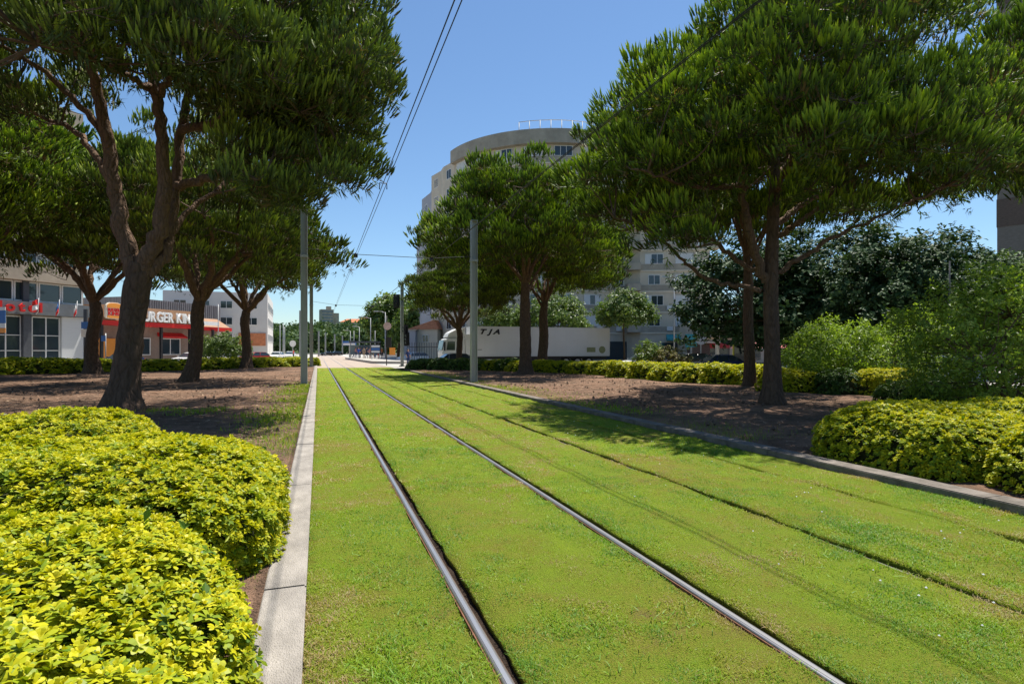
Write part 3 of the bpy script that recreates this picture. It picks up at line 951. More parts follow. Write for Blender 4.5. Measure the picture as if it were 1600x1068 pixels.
pine(mB, at(718, 51.0), 1.1, 'small round pine whose trunk stands across the truck cab', sc3=(.86, .86, .84))
pine(mA, at(1722, 25.0), .4, 'pine at the right edge, its crown in front of the dark brick tower', sc3=(1.02, 1.02, 1.42))

print('tris so far', sum(len(m.polygons) * (1 if len(m.polygons) and m.polygons[0].loop_total == 3 else 2) for m in bpy.data.meshes))

# ------------------------------------------------------------------ hedges and shrubs
def leaf_strip(L, w, e, az, curl=.25):
    """one obovate leaf of three quads, raised by e, bent downward"""
    t = np.array([0, .45, .8, 1.0]); hw = np.array([.10, .42, .50, .14]) * w
    d = np.array([math.cos(az), math.sin(az), 0]); s = np.array([-math.sin(az), math.cos(az), 0])
    up = np.array([0, 0, 1.0])
    c = [d * (math.cos(e) * x * L) + up * (math.sin(e) * x * L - curl * L * x * x * math.cos(e)) for x in t]
    V = []
    for p, h in zip(c, hw): V += [p - s * h + up * h * .25, p + s * h + up * h * .25]
    Fq = [(0, 1, 3, 2), (2, 3, 5, 4), (4, 5, 7, 6)]
    return np.array(V), np.array(Fq)


def leaf_card(L, w, e, az, curl=.2):
    d = np.array([math.cos(az), math.sin(az), 0]); s = np.array([-math.sin(az), math.cos(az), 0]); up = np.array([0, 0, 1.0])
    p = lambda x: d * (math.cos(e) * x * L) + up * (math.sin(e) * x * L - curl * L * x * x)
    V = np.array([p(0), p(.6) + s * w * .5 + up * w * .12, p(1), p(.6) - s * w * .5 + up * w * .12])
    return V, np.array([(0, 1, 2, 3)])


def rosettes(fn, L, w, count, seed, outer=6, inner=4):
    g = np.random.default_rng(seed)
    out = []
    for c in range(count):
        Vs, Fs, Ts, o = [], [], [], 0
        a0 = g.uniform(0, 6.28)
        for ring, n, e0, k, t0 in ((0, outer, .28, 1.0, .62), (1, inner, .95, .62, .84)):
            for j in range(n):
                V, Fq = fn(L * k * g.uniform(.75, 1.15), w * k * g.uniform(.85, 1.15), e0 + g.uniform(-.25, .25), a0 + ring * .5 + 6.283 * j / n + g.uniform(-.3, .3), g.uniform(.1, .4))
                Vs.append(V + [0, 0, .012 * ring]); Fs.append(Fq + o); Ts.append(np.full(len(V), t0 + g.normal(0, .07))); o += len(V)
        out.append((np.vstack(Vs), np.vstack(Fs), np.concatenate(Ts)))
    return out


def clusters(L, w, n, spread, count, seed, curl=.25):
    """loose sprays of single leaves along a short twig"""
    g = np.random.default_rng(seed)
    out = []
    for c in range(count):
        Vs, Fs, Ts, o = [], [], [], 0
        for j in range(n):
            V, Fq = leaf_card(L * g.uniform(.7, 1.25), w * g.uniform(.8, 1.2), g.uniform(-.3, .9), g.uniform(0, 6.28), curl)
            Vs.append(V + np.array([*g.normal(0, spread * .35, 2), spread * j / n])); Fs.append(Fq + o)
            Ts.append(np.full(4, .5 + g.normal(0, .2))); o += 4
        out.append((np.vstack(Vs), np.vstack(Fs), np.concatenate(Ts)))
    return out


ROS_NEAR = rosettes(leaf_strip, .046, .020, 14, 3, 7, 5)
ROS_SEC = rosettes(leaf_card, .052, .026, 12, 9, 7, 5)
ROS_MID = rosettes(leaf_card, .070, .034, 10, 4, 7, 5)
ROS_FAR = rosettes(leaf_card, .115, .075, 8, 5, 5, 3)


def lumps3(P, seed, f=1.0):
    g = np.random.default_rng(seed)
    s = np.zeros(len(P))
    for k in range(7):
        d = g.normal(0, 1, 3); d /= np.linalg.norm(d)
        s += np.sin((P @ d) * f * (1.5 + 1.1 * k) + g.uniform(0, 6.28)) / (1.3 + .6 * k)
    return s / 2.4


def dome_points(n, rx, ry, h, g, p=2.7):
    """points over a rounded clipped bush: positions, normals"""
    top, sx, sy = 4 * rx * ry, 4 * ry * h, 4 * rx * h
    k = g.choice(3, n, p=np.array([top, sx, sy]) / (top + sx + sy))
    u, v, sg = g.uniform(-1, 1, n), g.uniform(-1, 1, n), g.choice([-1, 1], n)
    w = g.uniform(0, 1, n)
    D = np.where((k == 0)[:, None], np.stack([u * rx, v * ry, np.full(n, h)], 1), np.where((k == 1)[:, None], np.stack([sg * rx, v * ry, w * h], 1), np.stack([u * rx, sg * ry, w * h], 1)))
    q = np.abs(D) / [rx, ry, h]
    t = (q ** p).sum(1) ** (-1 / p)
    P = D * t[:, None]
    N = unit(np.sign(P) * (np.abs(P) / [rx, ry, h]) ** (p - 1) / [rx, ry, h])
    return P, N


PROTO = {}


def row_shrub(key, label, loc, rx, ry, h, rz, seed, *args, group=None, **kw):
    """bushes of a row share three builds of their kind, turned and scaled"""
    k = (key, seed % 3)
    if k not in PROTO:
        shrub(label, (0, 0), 1.4, 1.15, .95, 0, seed, *args, group=group, **kw)
        PROTO[k] = [o for o in C.objects if o.get('label') == label][0]
        e = PROTO[k]
    else:
        e = copy_tree(PROTO[k])
    e.location = (loc[0], loc[1], 0)
    e.rotation_euler = (0, 0, rz + (math.pi if seed % 2 else 0) + (seed % 5 - 2) * .05)
    e.scale = (rx / 1.4, ry / 1.15, h / .95)
    tag(e, label, 'shrub', group)


def shrub(label, loc, rx, ry, h, rz, seed, protos, dens, mat='pito', inner_dens=.8, lump=.10, lf=1.6, name='clipped_shrub', cat='shrub', group=None, up=.75, inner_leaf=(.06, .034), p=2.7, tint=0.0, see=None):
    g = np.random.default_rng(seed)
    e = empty(name, (loc[0], loc[1], 0), rz, label, cat, group)
    area = 4 * rx * ry + 5.2 * (rx + ry) * h
    n = int(area * dens)
    P, N = dome_points(n, rx, ry, h, g, p)
    if see is not None:                       # only the part of a big bed that the camera's wedge can reach
        c_, s_ = math.cos(rz), math.sin(rz)
        wx = loc[0] + P[:, 0] * c_ - P[:, 1] * s_; wy = loc[1] + P[:, 0] * s_ + P[:, 1] * c_
        r = wx * cs - wy * sn; d = wx * sn + wy * cs
        m = (d > .25) & (np.abs(r) < d * 1.0 + see)
        P, N = P[m], N[m]
    n = len(P)
    lm = lumps3(P, seed, lf)
    P = P * (1 + lump * lm)[:, None]
    P += N * (g.uniform(-.06, .025, n) + .035 * lumps3(P, seed + 1, 4.5))[:, None]
    D = unit(N * .6 + np.array([0, 0, up]) + g.normal(0, .30, (n, 3)))
    V, Fq, T = scatter(protos, P, frames(D, g), g.uniform(.75, 1.3, n))
    T += tint + np.repeat(.0 * lm, 1).mean()
    # older green leaves below the tips
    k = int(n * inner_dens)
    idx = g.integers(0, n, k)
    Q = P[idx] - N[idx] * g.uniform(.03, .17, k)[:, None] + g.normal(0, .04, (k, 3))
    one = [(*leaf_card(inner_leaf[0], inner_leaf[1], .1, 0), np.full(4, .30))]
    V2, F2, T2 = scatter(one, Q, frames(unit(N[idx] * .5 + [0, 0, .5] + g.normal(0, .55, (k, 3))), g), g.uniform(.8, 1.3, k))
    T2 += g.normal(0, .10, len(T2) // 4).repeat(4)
    if protos[0][1].shape[1] == 4:
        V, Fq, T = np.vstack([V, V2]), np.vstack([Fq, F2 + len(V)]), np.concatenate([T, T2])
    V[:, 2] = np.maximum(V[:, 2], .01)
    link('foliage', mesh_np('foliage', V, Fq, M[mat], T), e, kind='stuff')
    # dark solid core, added to block the view through the leaves
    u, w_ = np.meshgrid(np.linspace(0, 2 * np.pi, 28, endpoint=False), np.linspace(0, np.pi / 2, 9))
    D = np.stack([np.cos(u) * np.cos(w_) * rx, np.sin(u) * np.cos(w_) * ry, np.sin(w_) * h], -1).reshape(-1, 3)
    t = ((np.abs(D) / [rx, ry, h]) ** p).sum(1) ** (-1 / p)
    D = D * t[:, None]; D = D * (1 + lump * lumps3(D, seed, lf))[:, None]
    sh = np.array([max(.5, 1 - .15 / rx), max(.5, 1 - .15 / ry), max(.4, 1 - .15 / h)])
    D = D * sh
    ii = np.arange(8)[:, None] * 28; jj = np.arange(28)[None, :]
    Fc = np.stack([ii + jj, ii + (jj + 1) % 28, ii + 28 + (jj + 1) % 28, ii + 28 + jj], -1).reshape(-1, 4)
    link('inner_core', mesh_np('inner_core', D, Fc, M['core'], smooth=True), e)
    return e


GB = 'clipped yellow-green shrubs of the left bed'
shrub('nearest yellow-green shrub, filling the bottom corner beside the pale kerb', (-1.73, 2.52), 1.39, 1.74, .77, .05, 101, ROS_NEAR, 410, lump=.08, group=GB, see=.5, p=3.2)
shrub('broad yellow-green shrub behind the nearest one, touching the pale kerb', (-1.72, 5.50), 1.42, 1.62, .80, .0, 102, ROS_SEC, 350, lump=.09, group=GB, see=.5, p=3.4)
shrub('low yellow-green shrub left of the shrub that touches the kerb', (-4.10, 5.1), 1.30, 1.55, .62, .2, 103, ROS_SEC, 280, lump=.09, group=GB, see=.6, p=3.0)
shrub('bronze-tinged yellow shrub rising below the foot of the big forked pine', (-3.05, 8.6), 1.15, 1.0, .82, .3, 104, ROS_SEC, 300, lump=.10, group=GB, see=.6)
shrub('yellow shrub at the left edge, farther back than the rest of the bed', (-5.6, 8.0), 1.15, 1.2, .74, .5, 105, ROS_SEC, 300, lump=.10, group=GB, see=.8)

GR = 'clipped shrubs of the right bed'
shrub('large yellow-green clipped mound beside the dark kerb, its rounded end towards the pines', (8.20, 5.75), 1.25, 1.30, .84, -.06, 111, ROS_SEC, 250, lump=.08, group=GR, p=3.0)
shrub('large yellow-green clipped mound running out of the right edge', (8.85, 3.55), 1.75, 1.25, .86, -.05, 112, ROS_SEC, 250, lump=.07, group=GR, p=3.2, see=1.0)
shrub('rear part of the clipped yellow mound, at the right edge under the airy shrub', (10.9, 6.0), 1.45, 1.45, .80, -.1, 113, ROS_SEC, 180, lump=.09, group=GR)
# behind: yellow hedge pieces and a dark ball
for (px, a, rx, ry, h, lab, mt, tn) in (
        (1240, 22.0, 1.25, .95, .86, 'yellow shrub just right of the big pine trunk', 'pito', .05),
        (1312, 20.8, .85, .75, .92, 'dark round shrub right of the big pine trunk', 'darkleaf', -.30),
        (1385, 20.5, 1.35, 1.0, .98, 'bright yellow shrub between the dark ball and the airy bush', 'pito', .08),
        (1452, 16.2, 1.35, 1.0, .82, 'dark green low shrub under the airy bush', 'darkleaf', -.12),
        (1560, 14.9, 1.6, .9, .62, 'mixed green low shrub right of the bed, behind the yellow mound', 'darkleaf', .02)):
    shrub(lab, at(px, a), rx, ry, h, -.3, int(px), ROS_MID, 105, mt, lump=.13, group=GR, tint=tn)

# the long yellow hedge row behind the right-hand pines, bush by bush
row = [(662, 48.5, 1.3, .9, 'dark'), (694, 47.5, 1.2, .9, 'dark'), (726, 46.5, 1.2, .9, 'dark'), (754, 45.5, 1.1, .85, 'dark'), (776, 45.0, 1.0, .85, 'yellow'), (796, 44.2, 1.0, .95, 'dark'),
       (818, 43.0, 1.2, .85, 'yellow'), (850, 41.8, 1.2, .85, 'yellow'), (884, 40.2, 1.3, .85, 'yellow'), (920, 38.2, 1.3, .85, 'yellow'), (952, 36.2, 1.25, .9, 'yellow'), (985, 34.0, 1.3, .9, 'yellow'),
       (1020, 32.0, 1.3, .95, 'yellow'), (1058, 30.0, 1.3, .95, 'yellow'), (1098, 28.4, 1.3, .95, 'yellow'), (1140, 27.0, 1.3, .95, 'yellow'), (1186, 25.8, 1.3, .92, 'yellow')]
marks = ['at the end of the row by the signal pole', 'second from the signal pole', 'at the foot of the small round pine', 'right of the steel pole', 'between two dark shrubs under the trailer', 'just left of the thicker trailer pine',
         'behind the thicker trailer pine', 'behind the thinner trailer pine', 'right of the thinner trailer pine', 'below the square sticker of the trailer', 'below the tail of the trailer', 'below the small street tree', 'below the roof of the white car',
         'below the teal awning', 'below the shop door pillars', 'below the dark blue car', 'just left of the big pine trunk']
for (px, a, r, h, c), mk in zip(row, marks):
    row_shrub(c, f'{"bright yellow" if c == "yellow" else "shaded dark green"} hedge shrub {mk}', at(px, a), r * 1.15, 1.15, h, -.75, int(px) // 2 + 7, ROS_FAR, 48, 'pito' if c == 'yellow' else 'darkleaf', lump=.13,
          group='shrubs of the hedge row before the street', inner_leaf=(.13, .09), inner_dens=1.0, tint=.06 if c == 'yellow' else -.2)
# hedge row of the left bed
for px, a, r, h, lab in ((-40, 37, 2.3, 1.12, 'hedge shrub at the far left below the red lettering'), (40, 39, 2.3, 1.1, 'hedge shrub below the dark column of the hotel'), (112, 41, 2.2, 1.0, 'hedge shrub below the pale wall of the hotel'),
                         (172, 42.5, 2.1, .95, 'hedge shrub hidden behind the big forked trunk'), (228, 44, 2.2, .9, 'hedge shrub right of the big forked trunk'), (282, 46, 2.1, .9, 'hedge shrub at the leaning pine'),
                         (330, 49, 2.0, .95, 'hedge shrub below the restaurant roof end'), (376, 52, 2.0, .95, 'hedge shrub around the low-forking pine'), (418, 54, 1.9, .95, 'hedge shrub right of the low-forking pine'), (455, 56, 1.7, .95, 'bright hedge shrub left of the steel poles')):
    row_shrub('left', 'yellow-topped ' + lab, at(px, a), r * 1.1, 1.2, h, .35, int(px) // 2 + 300, ROS_FAR, 48, 'pito', lump=.11, group='shrubs of the hedge row before the hotel', inner_leaf=(.13, .09), inner_dens=1.0, tint=-.02)
shrub('small bright shrub beside the end of the pale kerb', at(489, 58.5), .7, .7, .85, 0, 399, ROS_FAR, 60, 'pito', group='shrubs of the hedge row before the hotel', inner_leaf=(.13, .09))


# ------------------------------------------------------------------ loose shrubs and broadleaf trees
def leafy(name, label, cat, loc, crown, n_pads, per_pad, protos, mat, seed, stems, pad_r=(.5, .9), scale=(.8, 1.3), group=None, up=.5, trunk_mat='stem', zlo=-.5, flat=.8, inner=.55):
    g = np.random.default_rng(seed)
    e = empty(name, loc, 0, label, cat, group)
    for (pts, r0, r1) in stems:
        Q = smooth_path(pts, 5)
        link('trunk' if cat == 'tree' else 'stem', mesh_np('stem', *tube_np(Q, np.linspace(r0, r1, len(Q)), 8, .05, seed), M[trunk_mat], smooth=True), e)
    S = np.vstack([smooth_path(p, 5)[1:] for p, _, _ in stems])
    pads = pad_centres(crown, n_pads, g, None, inner, zlo)
    cc = np.array(crown[0])
    tw, pos, dr = [], [], []
    for p in pads:
        d = ((S - p) ** 2).sum(1) + np.where(S[:, 2] > p[2] + .2, 3, 0)
        s = S[d.argmin()]
        tw.append(tube_np(smooth_path([s, (s + p) / 2 + g.normal(0, .08, 3), p], 3), np.linspace(.012 + .006 * np.linalg.norm(p - s), .005, 7), 4))
        pr = g.uniform(*pad_r); k = int(per_pad * pr * pr / (pad_r[1] ** 2) * g.uniform(.6, 1.2)) + 1
        u = unit(g.normal(0, 1, (k, 3))); off = u * (g.random(k) ** .5)[:, None] * [pr, pr, pr * flat]
        pos.append(p + off); dr.append(unit(u * .5 + unit(p - cc) * .5 + [0, 0, up] + g.normal(0, .35, (k, 3))))
    pos, dr = np.vstack(pos), np.vstack(dr)
    V, Fq, T = scatter(protos, pos, frames(dr, g), g.uniform(*scale, len(pos)))
    link('crown' if cat == 'tree' else 'foliage', mesh_np('crown', V, Fq, M[mat], T), e, kind='stuff')
    link('twigs', mesh_np('twigs', *join_np(tw), M[trunk_mat]), e, kind='stuff')
    return e


CL_SH = clusters(.105, .046, 7, .12, 8, 21)
CL_TREE = clusters(.20, .13, 7, .22, 8, 22)
CL_BIG = clusters(.26, .16, 7, .25, 8, 23)
leafy('airy_shrub', 'tall airy shrub with loose light green leaves at the right edge', 'shrub', at(1565, 13.4), ((0, 0, 1.75), 2.05, 1.8, 1.65, 1.4), 150, 50, CL_SH, 'leaf_shrub', 61,
      [([(0, 0, 0), (.05, 0, .6), (.2, .1, 1.3), (.5, .1, 2.4)], .05, .012), ([(-.1, .1, 0), (-.3, .1, .7), (-.7, .2, 1.6)], .035, .01), ([(.1, 0, 0), (.5, -.1, .8), (1.1, 0, 2.0)], .035, .01), ([(0, -.1, 0), (-.5, -.3, .6), (-1.3, -.3, 1.2)], .03, .01), ([(.1, .1, 0), (.8, .3, .7), (1.7, .4, 1.3)], .03, .01)],
      (.30, .55), group='loose shrubs behind the right bed', inner=.85, zlo=-.9)
leafy('airy_shrub', 'rounded light green shrub between the pine trunk and the airy bush', 'shrub', at(1300, 23), ((0, 0, 1.35), 2.0, 1.5, 1.25, 1.0), 95, 60, CL_SH, 'leaf_shrub', 62,
      [([(0, 0, 0), (.1, 0, .7), (.4, 0, 1.6)], .04, .01), ([(0, 0, 0), (-.5, .1, .7), (-1.2, 0, 1.4)], .04, .01), ([(0, 0, 0), (.7, .1, .7), (1.3, 0, 1.3)], .04, .01)], (.35, .6), (1.0, 1.6), 'loose shrubs behind the right bed', inner=.8, zlo=-.8)
leafy('airy_shrub', 'green shrub in front of the parked cars, right of the rounded one', 'shrub', at(1425, 21.5), ((0, 0, 1.5), 1.5, 1.3, 1.3, 1.2), 60, 40, CL_SH, 'leaf_shrub', 63,
      [([(0, 0, 0), (.1, 0, .8), (.4, 0, 1.8)], .04, .01), ([(0, 0, 0), (-.5, .1, .8), (-1, 0, 1.8)], .04, .01)], (.35, .6), (.9, 1.5), 'loose shrubs behind the right bed', inner=.8, zlo=-.8)
leafy('airy_shrub', 'small bright green bush in front of the white car by the shops', 'shrub', at(1012, 42), ((0, 0, 1.2), .9, .9, .95, .6), 32, 36, CL_TREE, 'leaf_lime', 64,
      [([(0, 0, 0), (.05, 0, .7), (.2, 0, 1.5)], .04, .01), ([(0, 0, 0), (-.2, .1, .7), (-.5, 0, 1.5)], .03, .01)], (.3, .5), (.6, 1.0), 'small bushes before the shops')
leafy('airy_shrub', 'reddish dry bush below the teal awning', 'shrub', at(1052, 41), ((0, 0, 1.0), 1.25, 1.0, .75, .5), 30, 20, CL_TREE, 'leaf_dry', 65,
      [([(0, 0, 0), (.05, 0, .7), (.5, 0, 1.3)], .03, .01), ([(0, 0, 0), (-.3, .1, .6), (-.6, 0, 1.3)], .03, .01)], (.3, .5), (.5, .9), 'small bushes before the shops')
leafy('airy_shrub', 'grey-green bush in front of the restaurant, right of the leaning pine', 'shrub', at(350, 55), ((0, 0, 1.5), 2.3, 1.6, 1.4, 1.0), 45, 40, CL_TREE, 'leaf_lime', 66,
      [([(0, 0, 0), (.05, 0, .7), (.6, 0, 1.6)], .05, .01), ([(0, 0, 0), (-.5, .1, .7), (-1.0, 0, 1.6)], .05, .01)], (.4, .7), (.7, 1.1), 'small bushes before the restaurant')

GT = 'small round street trees behind the trailer'
for px, a, w, zt, zb, lab in ((975, 60, 2.7, 7.6, 3.3, 'round lime-green street tree at the tail of the white trailer'), (872, 64, 3.4, 7.4, 3.0, 'street tree showing above the trailer between the two pine trunks'),
                              (790, 66, 3.0, 6.6, 2.8, 'street tree above the dark lettering of the trailer')):
    c = (zt + zb) / 2
    leafy('street_tree', lab, 'tree', at(px, a), ((0, 0, c), w, w, (zt - c), (c - zb)), 70, 34, CL_TREE, 'leaf_lime', int(px), [([(0, 0, 0), (.05, 0, 1.5), (0, .1, zb + .5), (.1, 0, c + .5)], .13, .05)], (.6, 1.0), (1.1, 1.7), GT, trunk_mat='stem')
leafy('street_tree', 'yellow-green plane tree beyond the tram stop', 'tree', at(622, 120), ((0, 0, 7.5), 6.6, 5.5, 5.4, 5.0), 90, 30, CL_BIG, 'leaf_lime', 71, [([(0, 0, 0), (.2, 0, 3), (0, 0, 8)], .35, .1)], (1.2, 2.0), (2.2, 3.4), 'broadleaf trees beyond the stop', trunk_mat='stem')
leafy('street_tree', 'darker broadleaf tree half hidden behind the signal pole', 'tree', at(655, 112), ((0, 0, 6.0), 4.2, 4.2, 4.0, 4.4), 60, 30, CL_BIG, 'leaf_lime', 72, [([(0, 0, 0), (.2, 0, 3), (0, 0, 6)], .3, .1)], (1.1, 1.8), (2.0, 3.0), 'broadleaf trees beyond the stop', trunk_mat='stem')

GE = 'dark glossy evergreen trees behind the right bed'
for px, a, w, zt, zb, lab in ((1168, 43, 5.2, 9.6, 2.4, 'dark evergreen tree overlapping the end of the apartment building'), (1300, 41, 5.4, 10.2, 1.6, 'dark evergreen tree behind the rounded shrub'), (1400, 37, 4.6, 9.4, 1.4, 'dark evergreen tree in the middle of the right-hand grove'),
                              (1490, 40, 4.2, 9.3, 1.4, 'evergreen tree with the pale glossy top left of the brick tower'), (1600, 33, 4.0, 7.2, 2.0, 'evergreen tree at the foot of the brick tower'), (1235, 52, 5.0, 9.0, 1.0, 'evergreen tree deepest in the grove'), (1370, 56, 6.0, 9.0, .8, 'evergreen tree closing the back of the grove'), (1500, 54, 6.0, 8.5, .8, 'evergreen tree at the back of the grove, near the brick tower')):
    v = len(PROTO) and sum(1 for q in PROTO if q[0] == 'ever')
    if v < 4:
        e = leafy('evergreen_tree', lab, 'tree', (0, 0, 0), ((0, 0, 4.6), 5.0, 5.0, 4.8, 3.4), 150, 30, CL_BIG, 'leaf_evergreen', int(px) + 3, [([(0, 0, -.1), (.1, .1, 1.6), (-.1, 0, 4.6)], .22, .1), ([(0, .1, 1.2), (.8, .2, 2.6), (1.6, .3, 5)], .11, .04), ([(0, .1, 1.0), (-.8, .2, 2.6), (-1.8, .3, 4.4)], .11, .04)], (.9, 1.5), (.95, 1.5), GE, trunk_mat='stem', flat=.55, up=.9, inner=.5, zlo=-.75)
        PROTO[('ever', v)] = e
    else:
        e = copy_tree(PROTO[('ever', int(px) % 4)])
    tag(e, lab, 'tree', GE)
    e.location = at(px, a); e.rotation_euler = (0, 0, px * .7); e.scale = (w / 5.0, w / 5.0, zt / 9.4)

# ------------------------------------------------------------------ buildings
def text_mesh(s, size, ext, mat, shear=0.0, off=0.0, spacing=1.0):
    cu = bpy.data.curves.new('lettering', 'FONT')
    cu.body = s; cu.size = size; cu.extrude = ext; cu.shear = shear; cu.offset = off; cu.space_character = spacing
    cu.align_x = 'LEFT'; cu.resolution_u = 3
    o = bpy.data.objects.new('lettering', cu); C.objects.link(o)
    me = bpy.data.meshes.new_from_object(o.evaluated_get(bpy.context.evaluated_depsgraph_get()))
    bpy.data.objects.remove(o); bpy.data.curves.remove(cu)
    me.materials.clear(); me.materials.append(mat)
    return me


def letters(s, parent, name, loc, rz, size, ext, mat, shear=0.0, off=0.0, gap=.06, xs=1.0, fit=None):
    """each letter its own part, standing upright along the parent's local x"""
    x = 0.0
    if fit:
        tot = 0.0
        for ch in s:
            if ch == ' ': tot += size * .30; continue
            me = text_mesh(ch, size, ext, mat, shear, off)
            xs_ = [v.co.x for v in me.vertices]; tot += max(xs_) - min(xs_)
            bpy.data.meshes.remove(me)
        xs = (fit - gap * size * (len(s) - 1 - s.count(' '))) / tot
    for ch in s:
        if ch == ' ': x += size * .30 * xs; continue
        me = text_mesh(ch, size, ext, mat, shear, off)
        co = np.empty(len(me.vertices) * 3, np.float32); me.vertices.foreach_get('co', co); co = co.reshape(-1, 3)
        x0, x1 = co[:, 0].min(), co[:, 0].max()
        o = link(name, me, parent)
        o.rotation_euler = (R(90), 0, rz); o.scale = (xs, 1, 1)
        d = x - x0 * xs
        o.location = (loc[0] + d * math.cos(rz), loc[1] + d * math.sin(rz), loc[2])
        x += (x1 - x0) * xs + size * gap
    return x


def window_mesh(w, h, kind=0, t=.07, depth=.10, cols=2):
    """frame at y=-depth..0 facing -y, centred on x, sill at z=0"""
    f = MB()
    f.box(-w / 2, w / 2, -depth, .02, 0, t).box(-w / 2, w / 2, -depth, .02, h - t, h)
    for k in range(cols + 1):
        x = -w / 2 + (w - t) * k / cols
        f.box(x, x + t, -depth + .003, .02, t, h - t)
    fm = f.mesh('window', M['alu'])
    p = MB()
    for k in range(cols):
        x0, x1 = -w / 2 + t + (w - t) * k / cols, -w / 2 + (w - t) * (k + 1) / cols
        sh = (kind == 1 and k != 1) or (kind == 2 and k == 0) or kind == 3
        p.box(x0, x1, -depth * .45, 0, t, h - t, 1 if sh else 0)
    pm = p.mesh('pane', [M['glass'], M['shutter']])
    return fm, pm


def put_window(parent, ms, loc, rz, name='window'):
    o = link(name, ms[0], parent, loc, rz)
    link('pane', ms[1], o)
    return o


# --- the rounded apartment tower
def arc(cx, cz, r, a0, a1, n):
    return [W(cx + r * math.sin(a), cz - r * math.cos(a)) for a in np.linspace(a0, a1, n)]


tower = empty('apartment_tower', W(8, 90), 0, 'tall beige apartment building with a rounded front and grey roof parapet behind the pines', 'building')
inv = -Vector(W(8, 90))
drum = arc(6, 97.5, 17, R(-62), R(40), 27)
wing = [W(17.6, 83.6), W(18.6, 82.6), W(28.4, 81.6)]
front = [p + inv for p in drum + wing]
back = [W(28.6, 96) + inv, W(2, 122) + inv, W(-12, 106) + inv]
outline = front + back
FH, G0, NF = 3.0, 4.2, 9
TOP = G0 + NF * FH
mb = MB().prism(outline, -.2, TOP)
mb.build('wall', M['beige'], tower)


def offset_strip(pts, d0, d1, z0, z1):
    """a ledge that follows the front, from d0 to d1 metres proud"""
    m_ = MB(); n = len(pts)
    nor = []
    for i in range(n):
        t = (pts[min(i + 1, n - 1)] - pts[max(i - 1, 0)]).normalized()
        nor.append(Vector((t.y, -t.x, 0)))
    a = [p + q * d0 for p, q in zip(pts, nor)]; b = [p + q * d1 for p, q in zip(pts, nor)]
    v = []
    for i in range(n): v += [(*a[i].xy, z0), (*b[i].xy, z0), (*b[i].xy, z1), (*a[i].xy, z1)]
    f = []
    for i in range(n - 1):
        for k in range(4): f.append((4 * i + k, 4 * i + (k + 1) % 4, 4 * i + 4 + (k + 1) % 4, 4 * i + 4 + k))
    f += [(0, 1, 2, 3), (4 * n - 4, 4 * n - 1, 4 * n - 2, 4 * n - 3)]
    m_.add(v, f)
    return m_


for k in range(NF + 1):
    z = G0 + k * FH
    if k < NF:
        offset_strip(front, -.05, .16, z - .22, z + .0).build('floor_ledge', M['beige_light'], tower)
        offset_strip(front, -.05, .07, z + .002, z + .85).build('spandrel', M['band'], tower)
offset_strip(front, -.5, .75, TOP - .45, TOP + 1.55).build('roof_parapet', M['band'], tower)
# roof rail, plant room and water tank
rp = arc(6, 97.5, 14.5, R(-20), R(30), 9)
rl = MB()
for p in rp:
    q = p + inv; rl.tube([(q.x, q.y, TOP), (q.x, q.y, TOP + 4.0)], .06, 5)
for z in (2.7, 4.0):
    rl.tube([(p.x + inv.x, p.y + inv.y, TOP + z) for p in rp], .05, 5)
rl.build('roof_railing', M['pole'], tower)
q = W(1.0, 88.5) + inv
MB().box(q.x - 3.2, q.x + 2.6, q.y - 1.5, q.y + 2, TOP - .3, TOP + 2.0).build('plant_room', M['beige_light'], tower)
q = W(2.0, 86) + inv
MB().disc((q.x, q.y, TOP + 2.0), .55, 1.3, 'z', 14).build('water_tank', M['white'], tower)

WIN = [window_mesh(2.6, 1.45, k, cols=3) for k in range(4)] + [window_mesh(1.7, 1.4, 0, cols=2)]


def along(pts, s):
    d = 0
    for a, b in zip(pts[:-1], pts[1:]):
        L_ = (b - a).length
        if d + L_ >= s:
            t = (s - d) / L_; v = (b - a) / L_
            return a + (b - a) * t, math.atan2(v.y, v.x)
        d += L_
    return pts[-1], 0.0


rw = random.Random(3)
dl = [p + inv for p in drum]
Ld = sum((b - a).length for a, b in zip(dl[:-1], dl[1:]))
nw_ = 7
for k in range(NF):
    for j in range(nw_):
        p, r = along(dl, Ld * (j + .55) / nw_)
        put_window(tower, WIN[rw.choice([0, 0, 1, 2, 3])], (p.x + .0, p.y, G0 + k * FH + .9), r)
wl = [W(18.6, 82.6) + inv, W(28.4, 81.6) + inv]
for k in range(NF):
    for j, s in enumerate((2.0, 6.3)):
        p, r = along(wl, s)
        put_window(tower, WIN[(k * 2 + j) % 4 if j else (2 if k % 2 else 4)], (p.x, p.y, G0 + k * FH + .9), r)
# balconies on the corner and where the drum meets the wing
for s_, (r_, a_) in (('corner', (28.9, 82.4)), ('middle', (17.6, 83.0))):
    for k in range(NF):
        q = W(r_, a_) + inv
        b = MB().box(-.9, 1.0, -1.0, .9, 0, .14).box(-.9, 1.0, -1.0, -.9, .14, 1.05).box(.9, 1.0, -.898, .9, .14, 1.05).box(-.9, -.8, -.898, .9, .14, 1.05)
        o = b.build('balcony', M['band'], tower, (q.x, q.y, G0 + k * FH + .02), -YAW)
